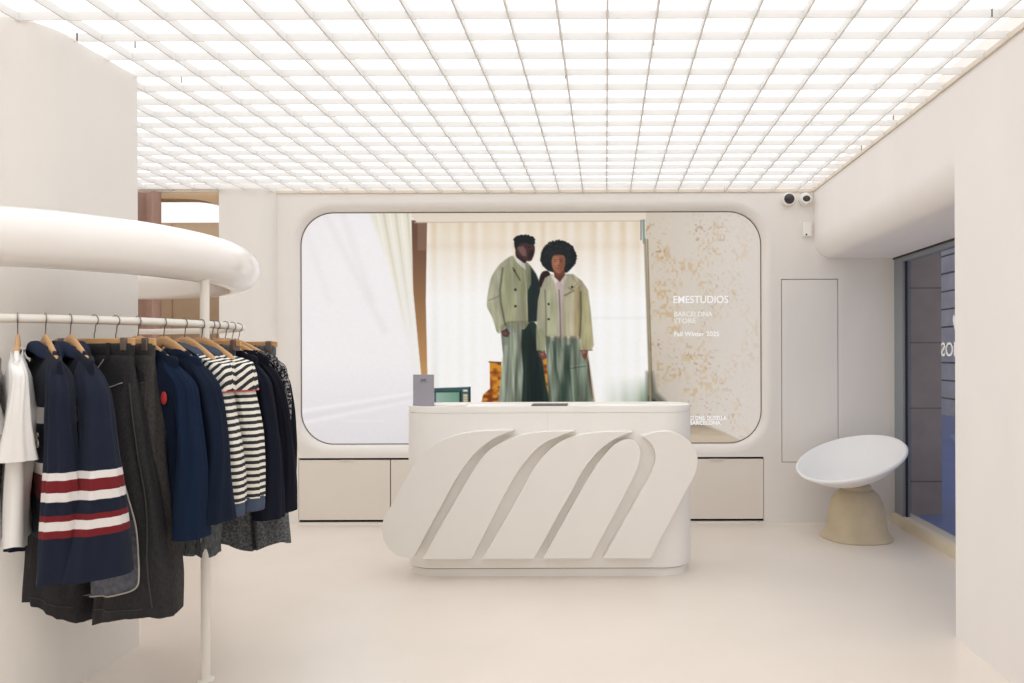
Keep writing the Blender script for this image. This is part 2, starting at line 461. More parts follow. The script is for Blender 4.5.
v, f = lathe([(.045, 0), (.052, -.01), (.052, -.045), (.042, -.062), (.03, -.066)], axis='y'); mesh('housing', v, f, CAMW, c2, auto=40)
v, f = sphere(.03, c=(0, -.062, -.002), sc=(1.1, .5, .9)); mesh('dome_lens', v, f, CAMD, c2, smooth=True)
c3 = empty('alarm_sensor', (wx(808, 6.07), 6.098, wz(230, 6.07)))
tag(c3, 'small white wall sensor box below the corner cameras', 'sensor')
o = MB().box((-.036, -.035, -.06), (.036, 0, .06)).build('housing', CAMW, c3); bevel(o, .01, 3)
v, f = sphere(.008, c=(-.012, -.035, -.045)); mesh('sensor_eye', v, f, CAMD, c3, smooth=True)

# ------------------------------------------------------------------ reception counter
DX0, DX1, DY0, DY1 = -1.318, .562, 4.635, 5.06
dr = .2
cd = empty('reception_counter', ((DX0+DX1)/2, (DY0+DY1)/2, 0))
tag(cd, 'white rounded reception counter with slanted wave relief on its front', 'counter')
ox, oy = (DX0+DX1)/2, (DY0+DY1)/2
def foot_rr(in_, r=dr): return [(x-ox, y-oy) for x, y in rrect(DX0+in_, DY0+in_, DX1-in_, DY1-in_, r-in_, 16)]
def slab(name, in_, z0, z1, m, bev=0):
    fp = foot_rr(in_); n = len(fp)
    o = mesh(name, [(x, y, z0) for x, y in fp]+[(x, y, z1) for x, y in fp],
             [tuple(range(n))[::-1], tuple(range(n, 2*n))]+[(i, (i+1) % n, n+(i+1) % n, n+i) for i in range(n)], m, cd, auto=30)
    if bev: bevel(o, bev, 2, 50)
    return o
ztop = 1.098
slab('plinth', .018, 0, .052, DESKM)
slab('body', .0, .058, ztop-.043, DESKM, .003)
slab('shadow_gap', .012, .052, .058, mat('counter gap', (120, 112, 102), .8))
slab('top_gap', .006, ztop-.043, ztop-.040, DESKM)
# top with raised rim
rim = foot_rr(0); rin = foot_rr(.022)
rings = [[(x, y, ztop-.040) for x, y in rim], [(x, y, ztop-.003) for x, y in rim], [(x*.999, y*.997, ztop) for x, y in rim],
         [(x, y, ztop) for x, y in rin], [(x, y, ztop-.012) for x, y in rin]]
v, f = loft(rings, True, True); mesh('countertop', v, f, DESKM, cd, auto=30)
# slanted relief bars
def A(x, y): return (x/4.27+375, y/4.27+420)
def B(x, y): return (x/4.27+535, y/4.27+420)
def shape(chunks):
    out = []
    for ch in chunks:
        q = catmull(ch, 8) if len(ch) > 2 else list(ch)
        if out and math.dist(out[-1], q[0]) < .6: q = q[1:]
        out += q
    if math.dist(out[0], out[-1]) < .6: out.pop()
    return out
bars = [
 shape([[A(588,43), A(510,76), A(440,127), A(385,190), A(335,265)], [A(335,265), A(158,590)],
        [A(158,590), A(95,577), A(50,540), A(28,480), A(33,425), A(60,375)], [A(60,375), A(150,212)],
        [A(150,212), A(205,140), A(270,92), A(350,62), A(450,46), A(588,43)]]),
 shape([[B(165,47), B(100,70), B(48,93), B(0,128), B(-43,176), B(-85,235), B(-125,305)], [B(-125,305), A(410,592)], [A(412,592), A(198,592)], [A(198,592), A(372,290)],
        [A(372,290), A(430,195), A(485,130), A(560,85), A(640,60), A(730,50), B(165,47)]]),
 shape([[B(415,51), B(335,84), B(265,138), B(205,212), B(165,285)], [B(165,285), B(-8,592)], [B(-8,592), A(455,592)], [A(457,592), A(605,338)],
        [A(605,338), A(644,265), B(0,197), B(55,132), B(120,86), B(200,62), B(300,51), B(415,51)]]),
 shape([[B(400,83), B(430,95), B(449,135), B(440,195), B(410,265)], [B(410,265), B(235,592)], [B(235,592), B(31,592)], [B(31,592), B(200,290)],
        [B(200,290), B(260,195), B(320,122), B(365,90), B(400,83)]]),
 shape([[B(455,70), B(495,100), B(513,150), B(505,200), B(478,258)], [B(478,258), B(287,592)], [B(287,592), B(490,592)], [B(490,592), B(655,285)],
        [B(655,285), B(685,225), B(693,165), B(670,105), B(620,65), B(570,50), B(510,53), B(455,70)]]),
]
PY0 = DY0-.085
for q in bars:
    pts = [(wx(u, PY0)-ox, wz(v_, PY0)) for u, v_ in q]
    v, f = prism(pts, PY0-oy, DY0+.004-oy)
    o = mesh('relief_bar', v, f, DESKP, cd); bevel(o, .003, 2, 50)
# faint seam down the front
MB().box((wx(547.5, DY0)-.0006-ox, DY0-.0008-oy, .058), (wx(547.5, DY0)+.0006-ox, DY0-oy+.002, ztop-.05)).build('seam', mat('seam', (212, 206, 196), .8), cd)

# things on the counter
zt_ = ztop-.012
CARD = mat('grey card', (158, 155, 164), .5, .3)
INK = mat('blue ink', (60, 66, 110), .6)
sg = empty('counter_sign', (wx(423.5, 4.84), 4.84, zt_)); sg.rotation_euler = (0, 0, math.radians(-4))
tag(sg, 'small upright grey card sign standing on the left end of the counter', 'sign')
sgw, sgh = .071, .213
o = MB().box((-sgw, -.003, 0), (sgw, .003, sgh)).build('card', CARD, sg)
MB().box((-sgw+.004, -.002, 0), (sgw-.004, .05, .004)).build('foot', CARD, sg)
# the printed mark above the (left out) code
lg = MB()
def mark(cx_, cz_, s_, y_):
    m_ = MB()
    for k in range(4):
        x0 = cx_+(-1.5+k)*s_*.42
        m_.add(*prism([(x0-s_*.38, cz_-s_*.3), (x0-.0*s_, cz_+s_*.22), (x0+.3*s_, cz_+s_*.3), (x0+.12*s_, cz_+s_*.12), (x0-s_*.14, cz_-s_*.3)], y_, y_-.0006))
    return m_
mark(0, sgh-.035, .022, -.0031).build('printed_logo', INK, sg)
tx = text('printed_name', 'EMESTUDIOS', INK, sg, .01, .0003); tx = fit(tx, .045, .006); tx.rotation_euler = (PI/2, 0, 0); tx.location = (-.0225, -.0033, sgh-.052)
bk = empty('paper_stack', (wx(451, 4.86), 4.86, zt_)); tag(bk, 'small stack of white paper sheets lying beside the card sign', 'papers')
for i, (dx, dy, a) in enumerate(((0, 0, .1), (.006, -.004, -.05), (-.004, .004, .16))):
    o = MB().box((-.1, -.05, i*.005), (.1, .05, i*.005+.0045)).build('sheet', mat('paper', (238, 236, 232), .7) if i == 0 else bpy.data.materials['paper'], bk)
    o.location = (dx, dy, 0); o.rotation_euler = (0, 0, a)
tb = MB().box((-.12, -.06, 0), (.12, .06, .012)).build('tablet', mat('dark tablet', (104, 98, 96), .35), loc=(wx(550, 4.88), 4.86, zt_))
bevel(tb, .004); tag(tb, 'dark flat tablet lying on the middle of the counter', 'tablet')

# ------------------------------------------------------------------ bowl chair
ch = empty('bowl_chair', (wx(856, 5.62), 5.62, 0)); tag(ch, 'white tilted bowl chair on a rough sandstone coloured stump in the corner', 'chair')
prof = []
base_prof = [(0.272, 0), (.276, .008), (.262, .022), (.240, .045), (.226, .09), (.216, .16), (.205, .23), (.192, .28), (.165, .335), (.13, .368), (.06, .385)]
R = []
seg = 72
for r_, h in base_prof:
    ring = []
    for k in range(seg):
        a = 2*PI*k/seg
        q = r_*(1+.012*noise.noise((math.cos(a)*3, math.sin(a)*3, h*8))+(.02*math.sin(5*a)*math.exp(-h*20)))
        ring.append((q*math.cos(a), q*math.sin(a)*.95, h))
    R.append(ring)
v, f = loft(R); mesh('stump_base', v, f, BASE, ch, auto=50)
# shell: dished disc
Rb, dp = .416, .175
outer = []; 
for i in range(1, 15):
    t_ = i/14
    outer.append((Rb*t_, -dp*(1-t_**2.2)))
inner = [(r_*.962, h*.88+.004+.016*(r_/Rb)**2) for r_, h in outer]
pr_ = [(.01, outer[0][1]-.001)]+outer+[(Rb+.004, .012), (Rb-.004, .022), (Rb*.975, .024)]+inner[::-1]
v, f = lathe(pr_, 64)
shell = mesh('bowl_seat', v, f, BOWL, ch, smooth=True)
nrm = Vector((-.287, -.178, .94)).normalized()
shell.rotation_mode = 'QUATERNION'; shell.rotation_quaternion = Vector((0, 0, 1)).rotation_difference(nrm)
cpos = Vector((wx(850.5, 5.55), 5.55, wz(460, 5.55)))
shell.location = cpos-Vector(ch.location)
v, f = lathe([(.11, .30), (.11, .40), (.10, .41)], 32); mesh('swivel_collar', v, f, BASE, ch, auto=40)

# ------------------------------------------------------------------ round rail and the thick tube above it
PTH = [(-2.75,2.51),(-2.18,2.59),(-1.914,2.82),(-1.80,3.05),(-1.77,3.35),(-1.87,3.70),(-2.12,3.98),(-2.43,4.15),(-2.75,4.2)]
PTH = PTH+[(-5.5-x, y) for x, y in PTH[1:-1]][::-1]
loop = catmull(PTH, 12, True)
ZR, RR = 1.572, .0165
rk = empty('garment_rail', (-2.75, 3.35, 0)); tag(rk, 'white looped clothes rail on slim posts under a thick glossy ring tube', 'clothes rail')
def rl(x, y, z): return (x+2.75, y-3.35, z)
v, f = tube([rl(-2.75+(x+2.75)*.970, 3.35+(y-3.35)*.99, 1.868) for x, y in loop], .109, 32, True); mesh('ring_tube', v, f, WHITE, rk, smooth=True)
v, f = tube([rl(x, y, ZR) for x, y in loop], RR, 14, True); mesh('rail', v, f, RAILW, rk, smooth=True)
for x, y in ((-1.7735, 3.187), (-3.7265, 3.187), (-2.75, 4.2)):
    v, f = tube([rl(x, y, .0), rl(x, y, 1.80)], .019, 16); o = mesh('post', v, f, RAILW, rk, auto=40)
    v, f = lathe([(.034, 0), (.034, .004), (.02, .007)], 24, c=rl(x, y, 0)); mesh('foot_plate', v, f, RAILW, o, auto=30)

# ------------------------------------------------------------------ hangers (local x = outwards along the hanger, origin at rail centre)
def hook_pts():
    pts = [(0, 0, -.078), (0, 0, -.055), (.004, 0, -.042)]
    for k in range(0, 13):
        a = math.radians(-70+k*22)
        pts.append((math.cos(a)*.0205-.0, 0, math.sin(a)*.0205))
    return pts
def make_hanger(kind):
    h = empty('clothes_hanger', (0, 0, 0))
    v, f = tube(hook_pts(), .0021, 8); mesh('hook', v, f, STEEL, h, smooth=True)
    if kind == 'shirt':
        rings = []
        n = 26
        for i in range(n+1):
            s = -1+2*i/n; a = abs(s)
            x = s*.198; y = 0; zc = -.078-.082*a**1.35
            hh = .026*(1-.35*a) if a < .98 else .010; tt = .007+.004*a
            if a < .05: hh = .018
            rings.append([(x, y+tt*math.cos(q), zc+hh*math.sin(q)) for q in [2*PI*k/10 for k in range(10)]])
        v, f = loft(rings); mesh('arms', v, f, WOOD, h, smooth=True)
    else:
        o = MB().box((-.19, -.006, -.098), (.19, .006, -.070)).build('bar', WOOD, h); bevel(o, .004, 2)
        for s in (-1, 1):
            o = MB().box((s*.15-.013, -.016, -.118), (s*.15+.013, .016, -.068)).build('clip', CLIP, h); bevel(o, .003)
    return h
proto = {}
def hanger(kind, x, y, ang, label):
    if kind not in proto: h = proto[kind] = make_hanger(kind)
    else:
        h = proto[kind].copy(); COL.objects.link(h)
        for c in proto[kind].children:
            d = c.copy(); COL.objects.link(d); d.parent = h
    h.location = (x, y, ZR+.0); h.rotation_euler = (0, 0, math.radians(ang))
    tag(h, label, 'hanger', 'wooden hangers on the round rail')
    return h

# ------------------------------------------------------------------ garments
from mathutils.bvhtree import BVHTree
def projector(o, eps=.003):
    t = BVHTree.FromPolygons([v.co for v in o.data.vertices], [p.vertices for p in o.data.polygons])
    def f(x, z):
        h = t.ray_cast(Vector((x, -.5, z)), Vector((0, 1, 0)))
        return (h[0].y if h[0] else -.03)-eps
    return f
def sgp(x, p): return math.copysign(abs(x)**p, x)
def smooth01(x): x = max(0, min(1, x)); return x*x*(3-2*x)
def folds(x, y, z, s, amp):
    return amp*(noise.noise((x*5+s*7.3, y*5, z*1.6+s)) + .5*noise.noise((x*13+s*3.1, y*9, z*2.5)))

def torso(parent, m, w=.27, L=.76, th=.045, seed=1, zn=-.076, drop=.088, name='body', flare=1.0):
    rings = []; nv, n = 34, 56
    for i in range(nv+1):
        v_ = i/nv; ring = []
        for k in range(n):
            a = 2*PI*k/n
            wv = w*(1+(flare-1)*v_)*(1-.03*math.sin(v_*PI))
            s = sgp(math.cos(a), .75)*wv
            tf = .42+.58*smooth01(v_/.16)
            t_ = sgp(math.sin(a), .8)*th*tf
            zs_ = zn-drop*(min(1, abs(s)/.27))**1.35
            zs_ -= .050*smooth01(1.15-abs(s)/.13)
            z = zs_+( -L-zs_)*v_
            amp = .034*smooth01(v_/.5)
            t2 = t_+folds(s, 0, z, seed, amp)
            s2 = s+folds(s, t_, z, seed+5, amp*.5)
            ring.append((s2, t2, z+.008*math.sin(3*a+seed)*v_))
        rings.append(ring)
    v, f = loft(rings, True, False)
    return mesh(name, v, f, m, parent, smooth=True)

LAST = {}
def sleeve(parent, m, side, w=.27, L=.80, rs=.065, rt=.085, seed=1, zn=-.076, drop=.088, out=.04, back=0.0, name='sleeve', cuffk=.9, tp=.42):
    rings = []; nv, n = 34, 36
    for i in range(nv+1):
        v_ = i/nv
        z0 = zn-drop*((w-.07)/.27)**1.35
        z = z0+.005+(-L-z0)*(v_**1.15)
        e = smooth01(v_/.12)
        sc = (w-.085)+(.075+out*smooth01(v_/.7))*smooth01(v_/.25)
        k1 = (.25+.75*e)*(1-(1-cuffk)*smooth01((v_-.8)/.2))
        r1 = rs*k1; r2 = (.014+(rt-.014)*smooth01(v_/.16))*(tp+.1*v_+(.9-tp)*v_**3)*(1-(1-cuffk)*smooth01((v_-.85)/.15))
        ring = []
        for k in range(n):
            a = 2*PI*k/n
            x = sc+r1*math.cos(a); y = back*v_+r2*math.sin(a)
            tilt = -.35*(x-sc)*(1-smooth01(v_/.5))
            am = .020*smooth01(v_/.3)
            cr = .0065*smooth01(v_/.15)*(noise.noise((math.cos(a)*2.6+seed*3.3, math.sin(a)*2.6, z*1.3))+.6*noise.noise((math.cos(a)*6+seed, math.sin(a)*6, z*2.2)))
            x += 2*cr*math.cos(a); y += 2*cr*math.sin(a)
            x += folds(x, y, z, seed+11, am); y += folds(x, y, z, seed+17, am)
            ring.append((side*x, y, z+tilt))
        rings.append(ring)
    LAST['ring'] = rings[-1]
    v, f = loft(rings, True, False)
    return mesh(name, v, f, m, parent, smooth=True)

def collar(parent, m, rx=.105, ry=.016, zn=-.076, drop=.088, name='collar'):
    pts = []
    for k in range(32):
        a = 2*PI*k/32; x = rx*math.cos(a); y = ry*math.sin(a)
        pts.append((x, y, zn-drop*(abs(x)/.27)**1.35-.050*smooth01(1.15-abs(x)/.13)*(1.1 if y < 0 else .8)+.003))
    v, f = tube(pts, .0065, 8, True)
    return mesh(name, v, f, m, parent, smooth=True)

def flat_collar(parent, m, side=1, z=-.108, seed=0, w=.10, name='collar'):
    """a folded polo collar lying over the hanger arms: one sheet on each face, thickened"""
    vv = []; ff = []; n = 16; rows = 6
    for j in range(rows+1):
        q = j/rows
        for i in range(n+1):
            a = PI+PI*2*i/n
            rx = .085+q*w*.6; ry = .022+.012*math.sin(q*PI)+q*.024
            x = rx*math.cos(a); y = ry*math.sin(a)
            vv.append((x, y, z+.020-.085*(abs(x)/.27)**1.3-q*.042+.014*math.sin(min(q*2,1)*PI*.5)+.003*math.sin(i*1.7)))
    for j in range(rows):
        for i in range(n): ff.append((j*(n+1)+i, j*(n+1)+i+1, (j+1)*(n+1)+i+1, (j+1)*(n+1)+i))
    o = mesh(name, vv, ff, m, parent, smooth=True)
    s = o.modifiers.new('s', 'SOLIDIFY'); s.thickness = .006
    return o

def cuff(parent, m, src_L, side, w, rs, rt, out, back, z0, z1, seed=0):
    rings = []; n = 36
    for i in range(9):
        z = z0+(z1-z0)*i/8; v_ = 1
        bul = .003*math.sin(PI*i/8)
        sc = w-.01+out
        ring = []
        for k in range(n):
            a = 2*PI*k/n
            ring.append((side*(sc+(rs+bul)*math.cos(a)), back+(rt+bul)*math.sin(a), z))
        rings.append(ring)
    v, f = loft(rings, True, True)
    return mesh('cuff', v, f, m, parent, smooth=True)

def trousers(m, L=1.13, ww=.19, hem=.165, gap=.02, th=.05, seed=1, ztop=-.09, name='trousers', spread=0.17, wm=None, rise=.32, sx=0):
    root = empty(name, (0, 0, 0))
    n = 44
    def leg(side):
        rings = []; nv = 34
        for i in range(nv+1):
            v_ = i/nv; z = ztop-.045+(-L-ztop+.045)*v_
            # inner edge: centre line down to the crotch, then drifting out
            c = smooth01((-z-.38)/.6)
            inner = -.008*(1-c)+gap*c
            outer_ = ww+(spread+hem-ww)*smooth01((v_)**.8)
            mid = (inner+outer_)/2; hw = (outer_-inner)/2
            t0 = .016+(th-.016)*smooth01(v_/.25)+.012*v_
            ring = []
            for k in range(n):
                a = 2*PI*k/n
                x = mid+sgp(math.cos(a), .8)*hw; y = sgp(math.sin(a), .85)*t0
                am = .022*smooth01(v_/.35)
                cr = .012*smooth01(v_/.2)*(noise.noise((math.cos(a)*2.4+seed+side*9, math.sin(a)*2.4, z*1.5))+.6*noise.noise((math.cos(a)*5+seed, math.sin(a)*5, z*4)))
                y2 = y+folds(x*side, 0, z, seed, am*1.4)+cr*math.sin(a)*1.6; x2 = x+folds(x*side, y, z, seed+3, am*.5)+cr*math.cos(a)
                ring.append((side*x2+sx*v_, y2, z+.012*v_*math.sin(2*a+seed)+.14*abs(x2)*v_**3))
            rings.append(ring)
        return loft(rings, True, False)
    b_ = MB(); b_.add(*leg(1)); b_.add(*leg(-1))
    b_.build('legs', m, root, smooth=True)
    rings = []
    for i in range(5):
        z = ztop-.05*i/4
        rings.append([(sgp(math.cos(2*PI*k/n), .7)*(ww+.003), sgp(math.sin(2*PI*k/n), .8)*(.014+.003*math.sin(i)), z) for k in range(n)])
    v, f = loft(rings, True, False); mesh('waistband', v, f, wm or m, root, smooth=True)
    for s in (-1, 1):
        for yy in (-1, 1):
            MB().box((s*.09-.006, yy*.021-.003, ztop-.058), (s*.09+.006, yy*.021+.003, ztop+.002)).build('belt_loop', wm or m, root)
    return root

def place(o, x, y, ang, label, cat, group=None):
    o.location = (x, y, ZR); o.rotation_euler = (0, 0, math.radians(ang)); tag(o, label, cat, group); return o

NAVY = (27, 33, 50); WHT = (226, 222, 220); RED = (116, 34, 40)
st = [(-.751, RED), (-.723, WHT), (-.694, RED), (-.672, NAVY), (-.626, WHT), (-.596, RED), (-.558, WHT), (-.531, NAVY)]
M_NAVYS = banded('navy rugby knit sleeve', st, NAVY)
M_NAVYB = banded('navy rugby knit body', [(-.64, RED), (-.55, WHT), (-.51, (22, 26, 38)), (-.375, WHT), (-.315, (22, 28, 44))], (20, 26, 40))
M_NAVYC = mat('navy collar knit', (32, 42, 64), .9, .2, bump=.3, bscale=250)
M_TEE = mat('white jersey', (238, 236, 233), .85, .2, bump=.12, bscale=200)
M_TEEG = mat('pale grey jersey', (196, 194, 194), .85, .2, bump=.12, bscale=200)
M_BLK = mat('black jersey', (26, 25, 28), .85, .2)
M_DEN = flecked('washed black denim', (40, 39, 42), (55, 53, 54), 70, .3, .75, (3, 3, 1))
M_DEN2 = flecked('charcoal denim', (54, 52, 52), (74, 71, 70), 70, .3, .75, (3, 3, 1))
M_DENP = flecked('blue grey denim', (88, 90, 100), (110, 112, 122), 50, .35, .7)
M_DENG = flecked('faded slate denim', (76, 82, 86), (112, 116, 118), 36, .35, .7, (3, 3, 1))
M_MELANGE = flecked('marled denim', (72, 75, 80), (116, 118, 120), 110, .4, .65)
M_SEAM = mat('pale stitching', (176, 170, 162), .9)
M_NAVY1 = mat('navy wool', (20, 30, 48), .92, .15, bump=.2, bscale=200, var=.06, vscale=8)
M_NAVY2 = mat('deep blue wool', (21, 35, 58), .92, .15, bump=.2, bscale=200, var=.06, vscale=8)
M_INKB = mat('ink black cotton', (24, 26, 40), .9, .15, bump=.15, bscale=150, var=.06, vscale=8)
M_INKC = mat('blue black cotton', (20, 21, 32), .9, .15, bump=.15, bscale=150)
M_CHAM = mat('chambray denim', (74, 84, 104), .9, .15, bump=.3, bscale=260, var=.06, vscale=40)
M_STR = striped('black and white stripes', (236, 232, 222), (52, 54, 56), .0275, (0, 0, 1), .5)
M_STRY = striped('slanted stripes', (236, 232, 222), (52, 54, 56), .026, (.62, .35, -.70), .5)
M_RED = mat('red piping', (178, 48, 52), .7)
M_TWEED = flecked('black and white tweed', (36, 37, 44), (176, 174, 174), 105, .48, .6)

# (hook x, hook y, direction)
def tee(m, w, L, Ls, seed, name='t_shirt', rs=.06, rt=.075, out=.035):
    r = empty(name, (0, 0, 0))
    torso(r, m, w, L, .04, seed)
    for s in (1, -1): sleeve(r, m, s, w, Ls, rs, rt, seed+s, out=out, cuffk=1.0)
    collar(r, m)
    return r
def sweater(mb, ms, w, L, Ls, seed, rs, rt, out=.04, name='sweater', mc=None, th=.042, cuffk=.95, back=0):
    r = empty(name, (0, 0, 0))
    torso(r, mb, w, L, th, seed)
    for s in (1, -1): sleeve(r, ms, s, w, Ls, rs, rt, seed+s*2, out=out, cuffk=cuffk, back=back)
    return r

# 0 black tee and pale grey tee, cut by the left edge
place(tee(M_BLK, .25, .78, .42, 3), -2.30, 2.566, -58, 'black t-shirt cut by the left picture edge at the end of the clothes row', 't-shirt')
hanger('shirt', -2.30, 2.566, -58, 'wooden hanger of the black t-shirt at the left picture edge')
place(tee(M_TEEG, .25, .76, .40, 5), -2.215, 2.578, -52, 'pale grey t-shirt just left of the white t-shirt', 't-shirt')
hanger('shirt', -2.215, 2.578, -52, 'wooden hanger of the pale grey t-shirt at the left picture edge')
# 1 white tee
place(tee(M_TEE, .25, .785, .49, 8, rs=.046, rt=.050, out=.04), -2.131, 2.612, -52, 'plain white short sleeved t-shirt left of the navy rugby sweaters', 't-shirt')
hanger('shirt', -2.131, 2.612, -52, 'wooden hanger of the plain white t-shirt')
# 2, 3 navy rugby sweaters
for i, (x, y, a, sd, lab) in enumerate(((-2.064, 2.655, -43, 12, 'navy rugby sweater with white and red striped sleeves, directly right of the white t-shirt'),
                                   (-2.01, 2.705, -38.5, 19, 'navy rugby sweater with white and red striped sleeves, directly left of the black jeans'))):
    r = sweater(M_NAVYB, M_NAVYS, .25, .80, .905, sd, .050, (.076, .098)[i], (.062, .085)[i], 'rugby_sweater')
    flat_collar(r, M_NAVYC)
    tt = text('chest_lettering', 'RS', mat('cream felt', (214, 206, 190), .8) if i == 0 else bpy.data.materials['cream felt'], r, .07, .002)
    tt = fit(tt, .10, .05, .001); tt.rotation_euler = (PI/2, 0, 0); tb_ = projector([c for c in r.children if c.name.startswith('body')][0])
    tt.location = (.115, min(tb_(.12, -.43), tb_(.16, -.42), tb_(.2, -.43))-.002, -.45)
    place(r, x, y, a, lab, 'sweater', 'navy rugby sweaters')
    hanger('shirt', x, y, a, 'wooden hanger holding the %s navy rugby sweater' % ('left' if i == 0 else 'right'))
# 4, 5 jeans on clip hangers
def jean_details(r, panel=False):
    legs = [c for c in r.children if c.name.startswith('legs')][0]
    pj_ = projector(legs)
    xz = catmull([(.068, -.150), (.040, -.189), (.030, -.227), (.040, -.256), (.067, -.262), (.115, -.254), (.162, -.238)], 8)
    vv = []; ff = []
    for j, (x, z) in enumerate(xz):
        t_ = j/(len(xz)-1); x1, z1 = .080+.078*t_, -.150-.055*t_
        for q in range(5):
            xx_, zz_ = x+(x1-x)*q/4, z+(z1-z)*q/4
            vv.append((xx_, pj_(xx_, zz_), zz_))
    for j in range(len(xz)-1):
        for q in range(4): ff.append((j*5+q, j*5+q+1, (j+1)*5+q+1, (j+1)*5+q))
    mesh('pocket', vv, ff, M_POCK, r, smooth=True)
    v, f = tube([(x, pj_(x, z)-.001, z) for x, z in xz], .0022, 6); mesh('pocket_edge', v, f, M_SEAM if panel else M_SEAMD, r, smooth=True)
    q = catmull([(.17, -.24), (.185, -.5), (.215, -.8), (.25, -1.08)] if not panel else [(.185, -.24), (.238, -.5), (.292, -.8), (.318, -1.06)], 12)
    v, f = tube([(x, pj_(x, z)+.001, z) for x, z in q], .0024, 5); mesh('side_seam', v, f, M_SEAMD, r, smooth=True)
    for s_ in (1, -1):
        v, f = tube([(s_*(.05+.24*k/16), pj_(s_*(.05+.24*k/16), -1.095+.12*(.05+.24*k/16))+.001, -1.095+.12*(.05+.24*k/16)) for k in range(17)], .0018, 5)
        mesh('hem_stitch', v, f, M_SEAMD, r, smooth=True)
M_POCK = mat('pocket lining', (32, 31, 33), .9)
M_SEAMD = mat('dull stitching', (68, 64, 63), .9)
jA = trousers(M_DEN, 1.145, .185, .19, .02, .055, 23, name='jeans', spread=.16)
place(jA, -1.96, 2.762, -14, 'wide black jeans with curved pale piping and a blue grey panel, beside the rugby sweaters', 'jeans', 'wide jeans on clip hangers')
def surf_sheet(parent, name, m, edge_in, edge_out, y0, n=18):
    vv = []; ff = []
    for a, b_ in zip(edge_in, edge_out):
        for k in range(7):
            q = k/6
            x = a[0]+(b_[0]-a[0])*q; z = a[1]+(b_[1]-a[1])*q
            vv.append((x, y0(x, z)-.002, z))
    for j in range(len(edge_in)-1):
        for k in range(6): ff.append((j*7+k, j*7+k+1, (j+1)*7+k+1, (j+1)*7+k))
    o = mesh(name, vv, ff, m, parent, smooth=True)
    s = o.modifiers.new('s', 'SOLIDIFY'); s.thickness = .003
    return o
def ysurf(x, z):
    v_ = (-z-.135)/1.0
    return -(.016+.039*smooth01(v_/.25)+.015*v_)-.020
eout = catmull([(.080, -.22), (.110, -.272), (.185, -.50), (.242, -.717), (.268, -.83), (.284, -.94), (.270, -.985), (.18, -1.015), (.02, -1.045)], 6)
ein = [(x-(.09+.13*smooth01((-z-.25)/.5)) if z > -.95 else min(x, .06)-.04, z) for x, z in eout]
pjA = projector([c for c in jA.children if c.name.startswith('legs')][0])
surf_sheet(jA, 'side_panel', M_DENP, ein, eout, pjA)
v, f = tube([(x, pjA(x, z)-.004, z) for x, z in eout], .003, 6); mesh('piping', v, f, M_SEAM, jA, smooth=True)
jean_details(jA, True)
hanger('clip', -1.96, 2.762, -14, 'wooden clip hanger holding the wide black jeans with piping')
jB = trousers(M_DEN2, 1.15, .185, .15, .02, .055, 31, name='jeans', spread=.140)
jean_details(jB)
place(jB, -1.916, 2.818, -14, 'plain charcoal wide jeans between the piped black jeans and the navy sweater', 'jeans', 'wide jeans on clip hangers')
hanger('clip', -1.916, 2.818, -14, 'wooden clip hanger holding the plain charcoal jeans')
# 6 navy sweater with red patch
r = sweater(M_NAVY1, M_NAVY2, .245, .80, .83, 37, .055, .074, .10)
collar(r, M_NAVYC)
pb = projector([c for c in r.children if c.name.startswith('sleeve')][0], 0)
v, f = sphere(.017, c=(.205, pb(.205, -.30), -.30), sc=(1, .35, 1.5)); mesh('red_badge', v, f, M_RED, r, smooth=True)
place(r, -1.87, 2.88, -25, 'navy sweater with a small red chest badge, directly right of the charcoal jeans', 'sweater')
hanger('shirt', -1.87, 2.88, -25, 'wooden hanger of the navy sweater with the red badge')
# faded slate trousers between
jC = trousers(M_DENG, 1.04, .15, .08, .0, .04, 43, name='trousers', spread=.075, sx=-.12)
place(jC, -1.768, 3.235, -25, 'faded slate denim trousers, only hems visible below the two navy sweaters', 'trousers')
hanger('clip', -1.768, 3.235, -25, 'wooden clip hanger of the faded slate trousers behind the navy sweaters')
# 7 deep blue sweater
r = sweater(M_NAVY2, M_NAVY1, .245, .74, .79, 47, .06, .090, .095)
collar(r, M_NAVYC)
place(r, -1.824, 2.973, -28, 'plain deep blue sweater directly left of the striped shirts', 'sweater')
hanger('shirt', -1.824, 2.973, -28, 'wooden hanger of the plain deep blue sweater')
# 8, 9 striped rugby shirts
for i, (x, y, a, sd, lab) in enumerate(((-1.795, 3.071, -27, 53, 'black and white striped long sleeved shirt with denim cuffs, left one of the pair'),
                                   (-1.775, 3.165, -23, 59, 'black and white striped long sleeved shirt with denim cuffs, right one of the pair'))):
    r = empty('striped_shirt', (0, 0, 0)); w_ = .235
    torso(r, M_STRY, w_, .70, .035, sd, name='body', drop=.125)
    L_ = .79
    for s in (1, -1):
        # dropped-shoulder yoke with slanting stripes, then the sleeve
        o = sleeve(r, M_STR, s, w_, L_-.05, .052, .060, sd+s, out=.07, cuffk=.95, tp=.8, drop=.125)
        y_ = sleeve(r, M_STRY, s, w_, .29, .060, .066, sd+s, out=.03, name='shoulder_yoke', cuffk=1, tp=.78, drop=.125)
        pts = [p for p in LAST['ring'][::2]]
        v, f = tube(pts, .003, 6, True); mesh('red_piping', v, f, M_RED, y_, smooth=True)
        cuff(r, M_CHAM, 0, s, w_, .050, .053, .07, 0, -(L_-.06), -(L_), sd)
    flat_collar(r, M_CHAM, w=.17)
    place(r, x, y, a, lab, 'striped shirt', 'black and white striped shirts')
    hanger('shirt', x, y, a, 'wooden hanger holding the %s striped shirt' % ('left' if i == 0 else 'right'))
